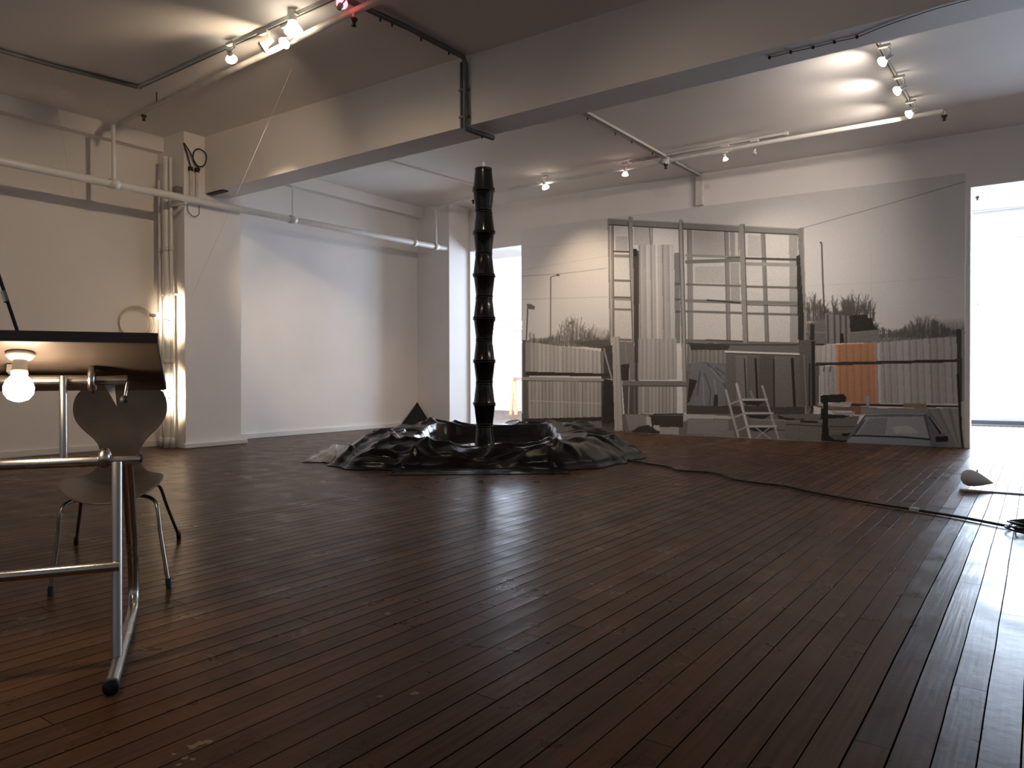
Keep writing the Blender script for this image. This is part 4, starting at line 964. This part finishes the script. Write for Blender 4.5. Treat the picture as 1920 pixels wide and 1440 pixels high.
for j in range(NT+1):
    th = 2*math.pi*(j % NT)/NT
    c, s = math.cos(th), math.sin(th)
    pn = lambda f, k, o=0: f(c*k+20+o, s*k+20+o)
    ri = rr_rect(th, 0.82, 1.36, 7) * (1+0.03*(pn(nA, 6)-0.5))
    ro = rr_rect(th, 1.74, 1.93, 3.2) * (1+0.16*(pn(nB, 2.6)-0.5)+0.07*(pn(nC, 9)-0.5))
    rim = 0.198 + 0.04*(pn(nC, 2.5, 5)-0.5) + 0.02*(pn(nA, 9)-0.5)
    back = max(0.0, s)                       # towards the printed wall
    near = max(0.0, -s)
    rim -= 0.05*near**0.5*0.6
    corner = abs(math.sin(2*th))**3
    rim += 0.05*corner*(0.4+pn(nD, 3))
    ray_ = []
    for i in range(NRI):
        t_ = i/(NRI-1); r = ri*t_
        e = max(0.0, (r-(ri-0.10))/0.10)
        z = 0.044 + (rim-0.044)*e**1.3
        ray_.append((r, z))
    for i in range(1, NRO+1):
        t_ = i/NRO; r = ri+(ro-ri)*t_
        env = (1-t_**2.6)**0.75*(1-0.18*t_)
        z = rim*env
        q = (c*r, s*r)
        # soft sagging folds, some running round, some running outwards
        f1 = abs(nA(q[0]*1.6+th*0.8, q[1]*1.6+7)*2-1)
        f2 = abs(nB(th*7+3, t_*1.3+3)*2-1)
        f3 = abs(nC(q[0]*4+40, q[1]*4)*2-1)
        f4 = nD(q[0]*1.3+9, q[1]*1.3+3)
        w = math.sin(math.pi*min(1, t_*1.05))**0.7 if t_ < 0.95 else max(0, (1-t_)/0.05)*0.45
        z += w*(0.07*(0.45-f1) + 0.06*(0.45-f2) + 0.022*(0.5-f3) + 0.07*(f4-0.5) + 0.045*max(0, 1-abs(nD(th*5+11, t_*2.2)*2-1)*5) + 0.035*max(0, 1-abs(nA(q[0]*2.6+5, q[1]*2.6+31)*2-1)*6))
        if t_ > 0.9: z = z*(1-(t_-0.9)/0.1) + 0.004*((t_-0.9)/0.1)
        ray_.append((r, max(0.006, z)))
    rows.append([PW(CL+c*r, CD+s*r, z) for (r, z) in ray_])
pm = MB(); pm.grid(rows)
pool = pm.build('polythene_pool', M_poly, origin=PW(CL, CD, 0))
tag(pool, 'large crumpled black polythene sheet forming a low pool around the column', 'pool')
sm = pool.modifiers.new('thick', 'SOLIDIFY'); sm.thickness = 0.003; sm.offset = 1
# water: disc bounded by the inner edge
wv = [PW(CL, CD, WZ)]; wf = []
for j in range(96):
    th = 2*math.pi*j/96; r = rr_rect(th, 0.82, 1.36, 7)*0.985
    wv.append(PW(CL+math.cos(th)*r, CD+math.sin(th)*r, WZ))
for j in range(96): wf.append((0, 1+j, 1+(j+1) % 96))
wm = MB(); wm.add(wv, wf)
tag(wm.build('pool_water', M_water, origin=PW(CL, CD, WZ)), 'still dark water inside the black polythene pool', 'water')

# torn pale corner of sheet at the left of the pool
def sheet(name, mt, label, cat, quad, n, amp, seed, zb=0.004, kind=None):
    f = vnoise(seed); P = []
    for i in range(n+1):
        row = []
        for j in range(n+1):
            u, v = j/n, i/n
            a = Vector(quad[0])*(1-u)*(1-v)+Vector(quad[1])*u*(1-v)+Vector(quad[2])*u*v+Vector(quad[3])*(1-u)*v
            e = min(1, 6*min(u, 1-u, v, 1-v)+0.15)
            k = (f(u*7+3, v*7)-0.5)
            edge = 0.06*(f(u*11+20, v*11+9)-0.5)
            row.append((a.x+edge, a.y+edge*0.7, a.z+zb+amp*e*abs(k)*2))
        P.append(row)
    mb = MB(); mb.grid(P)
    o = mb.build(name, mt, origin=quad[0]); s = o.modifiers.new('thick', 'SOLIDIFY'); s.thickness = 0.002; s.offset = 1
    return tag(o, label, cat, kind=kind)
sheet('plastic_sheet', M_greysheet, 'pale grey torn corner of plastic sheet lying left of the black pool', 'sheet',
      [(-6.16, 4.93, 0), (-5.84, 5.06, 0.0), (-6.55, 6.10, 0.05), (-7.06, 6.10, 0.03)], 26, 0.07, 11)
M_film = mat('dark_thin_film', (0.016, 0.015, 0.015), 0.22, bump=0.6, bscale=14)
sheet('plastic_film', M_film, 'thin flat strip of dark plastic film on the boards in front of the pool', 'sheet',
      [(-4.72, 4.72, 0), (-3.42, 5.72, 0), (-3.75, 6.05, 0), (-5.0, 5.1, 0)], 30, 0.012, 12)

# black cloth pulled into the corner
ap = Vector((-9.17, 9.875, 0.42)); bl = Vector((-9.165, 9.40, 0.003)); br = Vector((-8.80, 9.87, 0.003)); bm = Vector((-8.93, 9.60, 0.003))
P = []; f = vnoise(21); n = 22
for i in range(n+1):
    t_ = i/n; row = []
    for j in range(n+1):
        u = j/n
        base = bl*(1-u)**2 + bm*2*u*(1-u) + br*u*u
        q = ap*(1-t_) + base*t_
        k = (f(u*8, t_*5)-0.5)*0.05*t_
        row.append((q.x+k*0.7, q.y-k*0.7, max(0.003, q.z - 0.02*math.sin(math.pi*t_)*f(u*5+3, 2))))
    P.append(row)
mb = MB(); mb.grid(P)
cl = mb.build('black_cloth', M_cloth, origin=(-9.0, 9.7, 0)); s = cl.modifiers.new('thick', 'SOLIDIFY'); s.thickness = 0.004
tag(cl, 'matt black cloth drawn up to a point in the far left corner', 'cloth')

# ------------------------------------------------------------------ cable, coil, batten and cone at the right
cp_ = [(-3.50, 6.95, 0.012), (-3.24, 6.78, 0.012), (-2.88, 6.60, 0.012), (-2.70, 6.42, 0.012), (-2.45, 6.44, 0.012), (-2.25, 6.34, 0.012), (-2.08, 6.13, 0.012), (-1.88, 6.03, 0.012), (-1.62, 5.97, 0.012), (-1.38, 5.78, 0.012), (-1.17, 5.65, 0.012), (-0.93, 5.52, 0.012), (-0.66, 5.40, 0.012), (-0.39, 5.27, 0.012), (-0.22, 5.16, 0.012), (-0.13, 5.10, 0.012)]
ec = thing('extension_cable', 'black extension cable running from the pool across the floor to the right', 'cable', cp_[0])
MB().tube(arc(cp_, 6), 0.0085, 8).build('cord', M_darkcord, ec)
MB().obox((-0.655, 5.385, 0.016), (0.89, -0.45, 0), (0.45, 0.89, 0), (0, 0, 1), 0.03, 0.011, 0.011).build('connector', M_paper, ec, bevel=0.004)
m = MB(); rj = random.Random(9)
for k in range(7):
    cx, cyy = -0.03+rj.uniform(-.015, .015), 5.02+rj.uniform(-.02, .02); a0 = rj.uniform(0.07, 0.115); b0 = a0*rj.uniform(0.9, 1.2); zz_ = 0.01+0.008*k
    m.tube([(cx+a0*math.cos(a), cyy+b0*math.sin(a), zz_+0.006*math.sin(a*2+k)) for a in [2*math.pi*i/28 for i in range(28)]], 0.0055, 7, closed=True)
tag(m.build('cable_coil', M_darkcord, origin=(-0.03, 5.02, 0)), 'small coil of black cable on the floor at the right edge', 'coil')

tag(MB().obox((0.25, 6.63, 0.0065), (0.998, 0.06, 0), (-0.06, 0.998, 0), (0, 0, 1), 0.745, 0.016, 0.006).build('wooden_batten', M_whitetop, bevel=0.003, origin=(0.25, 6.63, 0)), 'thin white batten lying across the boards in the glare of the right doorway', 'batten')
# paper teardrop
d = thing('paper_cone', 'grey-white teardrop of folded paper lying by the white batten', 'paper cone', (-0.40, 6.75, 0.0))
ax = Vector((0.955, -0.25, -0.155)).normalized()
m = MB(); m.lathe([(0.0005, -0.075), (0.035, -0.068), (0.058, -0.045), (0.066, -0.012), (0.058, 0.03), (0.040, 0.075), (0.018, 0.12), (0.003, 0.15)], (-0.425, 6.765, 0.079), ax, 26)
m.build('cone_body', M_paper, d)
MB().lathe([(0.006, 0), (0.006, 0.02), (0.0005, 0.022)], (-0.39, 6.755, 0.128), (0.1, 0, 1), 8).build('knob', M_paper, d)

# trestle table beyond the left doorway
tt = thing('trestle_table', 'white-topped trestle table with orange wooden legs, seen through the left doorway', 'table', (-9.8, 14.2, 0))
MB().box((-10.01, 13.85, 0.86), (-8.6, 14.6, 0.885)).build('tabletop', M_whitetop, tt)
for xo in (-9.90, -8.9):
    tr = MB(); tr.obox((xo, 14.22, 0.82), (0, 1, 0), (1, 0, 0), (0, 0, 1), 0.34, 0.03, 0.04); tr.build('trestle_rail', M_wood, tt)
    for (sx, sy) in ((-1, -1), (-1, 1), (1, -1), (1, 1)):
        a = Vector((xo+0.015*sx, 14.22+0.28*sy, 0.80)); b = Vector((xo+0.075*sx, 14.22+0.31*sy, 0.0)); dv = (b-a)
        lg = MB(); lg.obox((a+b)/2, dv, (0, 1, 0), dv.cross(Vector((0, 1, 0))), dv.length/2, 0.022, 0.035); lg.build('leg', M_wood, tt)
# little shelf with papers on the far wall behind the doorway
ws = thing('wall_shelf', 'small shelf with crumpled papers behind the left doorway at eye height', 'shelf', (-9.5, 14.0, 1.7))
MB().box((-9.96, 13.9, 1.93), (-9.3, 14.2, 1.95)).build('shelf_board', M_conduit, ws)
MB().box((-9.94, 14.18, 0.885), (-9.92, 14.2, 1.93)).build('post', M_whitetop, ws)
MB().box((-9.86, 13.92, 1.70), (-9.3, 14.15, 1.93)).build('paper_box', M_paper, ws, bevel=0.01)

# ------------------------------------------------------------------ drafting table
P0 = Vector((-2.089, 1.009, 0)); U = Vector((-0.8529, 0.5220, 0)); LV = Vector((-0.5220, -0.8529, 0)); ZV = Vector((0, 0, 1))
def Q(a, b, z): v = P0 + U*a + LV*b; return Vector((v.x, v.y, z))
BW = 1.42                                        # far end of the table along LV
dt = thing('drafting_table', 'tilted brown drafting table on a chrome tube frame in the left foreground', 'drafting table', Q(0.4, 0.6, 0))
zb0, zb1 = 0.997, 0.847
bd = (Q(0.8, 0, zb1)-Q(0.2, 0, zb0)).normalized(); bn = bd.cross(LV).normalized()
if bn.z < 0: bn = -bn
c = (Q(0.2, -0.115, zb0)+Q(0.8, BW, zb1))/2 - bn*0.004
MB().obox(c, bd, LV, bn, 0.309, (BW+0.115)/2, 0.012).build('board', M_board, dt, bevel=0.003)
MB().obox(Q(0.2, (BW-0.115)/2, zb0)-bd*0.006+bn*0.0, bd, LV, bn, 0.007, (BW+0.115)/2, 0.017).build('front_edge', M_boardedge, dt, bevel=0.003)
for b0 in (0.0, 1.28):
    s_ = 1 if b0 == 0 else -1
    # foot: bent tube that rises at the back as the rear upright
    fp = [Q(0.0, b0, 0.022), Q(0.2, b0, 0.022), Q(0.5, b0, 0.022), Q(0.70, b0, 0.026), Q(0.765, b0, 0.06), Q(0.775, b0, 0.12), Q(0.745, b0, 0.22), Q(0.63, b0-0.001*s_, 0.42), Q(0.50, b0-0.002*s_, 0.60)]
    MB().tube(arc(fp, 5), 0.0190, 16).build('foot_tube', M_chrome, dt)
    MB().lathe([(0.0005, -0.004), (0.022, -0.004), (0.0225, 0.012), (0.0205, 0.014)], Q(0.0, b0, 0.022), U, 18).build('foot_cap', M_rubber, dt)
    MB().tube([Q(0.21, b0+0.004*s_, 0.035), Q(0.345, b0+0.012*s_, 0.61)], 0.0150, 16).build('upright', M_steel, dt)
    MB().lathe([(0.0005, -0.02), (0.012, -0.02), (0.030, -0.012), (0.034, 0.0), (0.030, 0.012), (0.012, 0.02), (0.0005, 0.02)], Q(0.42, b0+0.055*s_, 0.618), LV, 20).build('collar', M_chrome, dt)
    MB().lathe([(0.0005, -0.016), (0.014, -0.012), (0.017, 0.0), (0.014, 0.012), (0.0005, 0.016)], Q(0.42, b0-0.042*s_, 0.612), LV, 16).build('locking_knob', M_rubber, dt)
    MB().tube([Q(0.42, b0+0.17*s_, 0.60), Q(0.42, b0+0.17*s_, 0.885)], 0.0115, 14).build('support_rod', M_chrome, dt)
    MB().lathe([(0.0005, -0.012), (0.030, -0.012), (0.046, -0.006), (0.046, 0.006), (0.030, 0.012), (0.0005, 0.012)], Q(0.45, b0+0.092*s_, 0.872), LV, 24).build('clamp_disc', M_chrome, dt)
    # clamp bracket and lever
    br = MB(); q0 = [Q(0.47, b0+0.062*s_, 0.862), Q(0.47, b0+0.030*s_, 0.862), Q(0.47, b0+0.024*s_, 0.785)]
    q1 = [v+U*0.006 for v in q0]
    br.add(q0+q1, [(0, 1, 2), (5, 4, 3), (0, 3, 4, 1), (1, 4, 5, 2), (2, 5, 3, 0)]); br.build('bracket', M_steel, dt)
    MB().tube([Q(0.44, b0+0.02*s_, 0.868), Q(0.44, b0-0.012*s_, 0.866), Q(0.43, b0-0.004*s_, 0.815)], 0.005, 10).build('lever', M_chrome, dt)
    MB().ball(tuple(Q(0.43, b0-0.002*s_, 0.808)), 0.014, 10).build('lever_knob', M_rubber, dt)
MB().tube([Q(0.42, -0.05, 0.610), Q(0.42, 1.33, 0.610)], 0.0175, 18).build('lower_rail', M_chrome, dt)
MB().tube([Q(0.45, -0.01, 0.872), Q(0.45, 1.29, 0.872)], 0.0165, 18).build('tilt_rail', M_chrome, dt)
MB().tube([Q(0.262, 0.0, 0.297), Q(0.262, 1.28, 0.297)], 0.0155, 18).build('cross_rail', M_chrome, dt)
for b0 in (0.30, 0.98): MB().obox(Q(0.47, b0, 0.896), bd, LV, bn, 0.06, 0.02, 0.012).build('board_bracket', M_steel, dt)

# bulb under the board
bl_ = thing('bulb_lamp', 'bare lit globe bulb in a white holder under the drafting board', 'lamp', Q(0.30, 0.262, 0.94))
nb = -bn; base = Q(0.30, 0.262, 0.997-0.15*(0.10/0.6)-0.018)
MB().lathe([(0.0005, 0.0), (0.036, 0.0), (0.038, 0.008), (0.030, 0.018), (0.020, 0.024)], base, nb, 26).build('ceiling_rose', M_porcelain, bl_)
MB().lathe([(0.019, 0.02), (0.020, 0.05), (0.022, 0.052), (0.022, 0.066), (0.017, 0.068)], base, nb, 22).build('bulb_holder', M_porcelain, bl_)
MB().lathe([(0.014, 0.062), (0.020, 0.070), (0.034, 0.088), (0.040, 0.106), (0.038, 0.124), (0.027, 0.140), (0.012, 0.147), (0.0005, 0.148)], base, nb, 26).build('bulb', M_tablebulb, bl_)
# desk lamp arm standing on the board
la = thing('desk_lamp', 'slim dark jointed lamp arm rising from behind the drafting board', 'lamp', Q(0.55, 0.31, 0.92))
MB().lathe([(0.0005, 0), (0.03, 0), (0.03, 0.015), (0.012, 0.02), (0.010, 0.05), (0.0005, 0.05)], Q(0.55, 0.31, 0.917), n=18).build('base', M_rubber, la)
MB().tube([Q(0.55, 0.31, 0.95), Q(0.56, 0.318, 1.03), Q(0.60, 0.372, 1.20), Q(0.70, 0.50, 1.60)], 0.0055, 10).build('arm', M_rubber, la)
MB().tube([Q(0.582, 0.352, 1.13), Q(0.591, 0.363, 1.165)], 0.0085, 10).build('arm_joint', M_chrome, la)
MB().lathe([(0.02, 0), (0.03, -0.02), (0.085, -0.12), (0.082, -0.12), (0.028, -0.022), (0.0005, -0.01)], Q(0.70, 0.52, 1.60), (0.3, 0.2, 1), 22).build('lamp_shade', M_rubber, la)

# ------------------------------------------------------------------ chair
CB = 0.117
ch = thing('chair', 'dark brown moulded shell chair with thin steel legs behind the drafting table', 'chair', Q(1.5, CB, 0))
prof = [(1.045, .372, .03), (1.055, .374, .10), (1.10, .378, .160), (1.20, .384, .197), (1.32, .39, .205), (1.44, .398, .187), (1.53, .41, .145), (1.60, .435, .108), (1.645, .475, .087), (1.675, .525, .086),
        (1.70, .575, .100), (1.715, .625, .156), (1.73, .675, .195), (1.745, .73, .206), (1.76, .785, .199), (1.77, .83, .170), (1.776, .857, .09), (1.778, .865, .03)]
rows = []; NV = 14
for k, (a, z, w) in enumerate(prof):
    row = []
    for j in range(NV+1):
        v = 2*j/NV-1
        seatness = max(0.0, min(1.0, (0.47-z)/0.07)); backness = max(0.0, min(1.0, (z-0.55)/0.1))
        dz = seatness*0.05*v*v*(w/0.2)**2; da = -backness*0.045*v*v*(w/0.2)**2
        row.append(tuple(Q(a+da, CB+w*v, z+dz)))
    rows.append(row)
mb = MB(); mb.grid(rows)
sh = mb.build('seat_shell', M_shell, ch)
s = sh.modifiers.new('thick', 'SOLIDIFY'); s.thickness = 0.010; s.offset = 0
s = sh.modifiers.new('smooth', 'SUBSURF'); s.levels = 1; s.render_levels = 2
def lp_(x): return Vector(x)
feet = [((-3.235, 1.329), 1.17, 0.285), ((-2.953, 1.664), 1.15, -0.055), ((-3.817, 2.21), 1.60, -0.048), ((-4.127, 1.821), 1.62, 0.270)]
for (fx, fy), ka, kb in feet:
    hub = Q(1.36, CB+(0.03 if kb > CB else -0.03), 0.372)
    kn = Q(ka, kb, 0.366); ft = Vector((fx, fy, 0.018)); dirn = (ft-kn).normalized()
    pts = arc([hub, hub.lerp(kn, 0.5)+Vector((0, 0, 0.002)), kn - (kn-hub).normalized()*0.03, kn + dirn*0.03 + (kn-hub).normalized()*0.006, kn.lerp(ft, 0.4), ft], 5)
    lg = MB().tube(pts, 0.0078, 12).build('leg', M_dullchrome, ch)
    MB().tube([ft+Vector((0, 0, 0.012))-dirn*0.012, ft+Vector((0, 0, 0.0))-dirn*0.0, (fx+dirn.x*0.004, fy+dirn.y*0.004, 0.001)], 0.0115, 12).build('foot_cap', M_rubber, lg)
MB().lathe([(0.0005, 0), (0.07, 0), (0.07, 0.012), (0.0005, 0.014)], Q(1.36, CB, 0.368), n=22).build('seat_hub', M_chrome, ch)
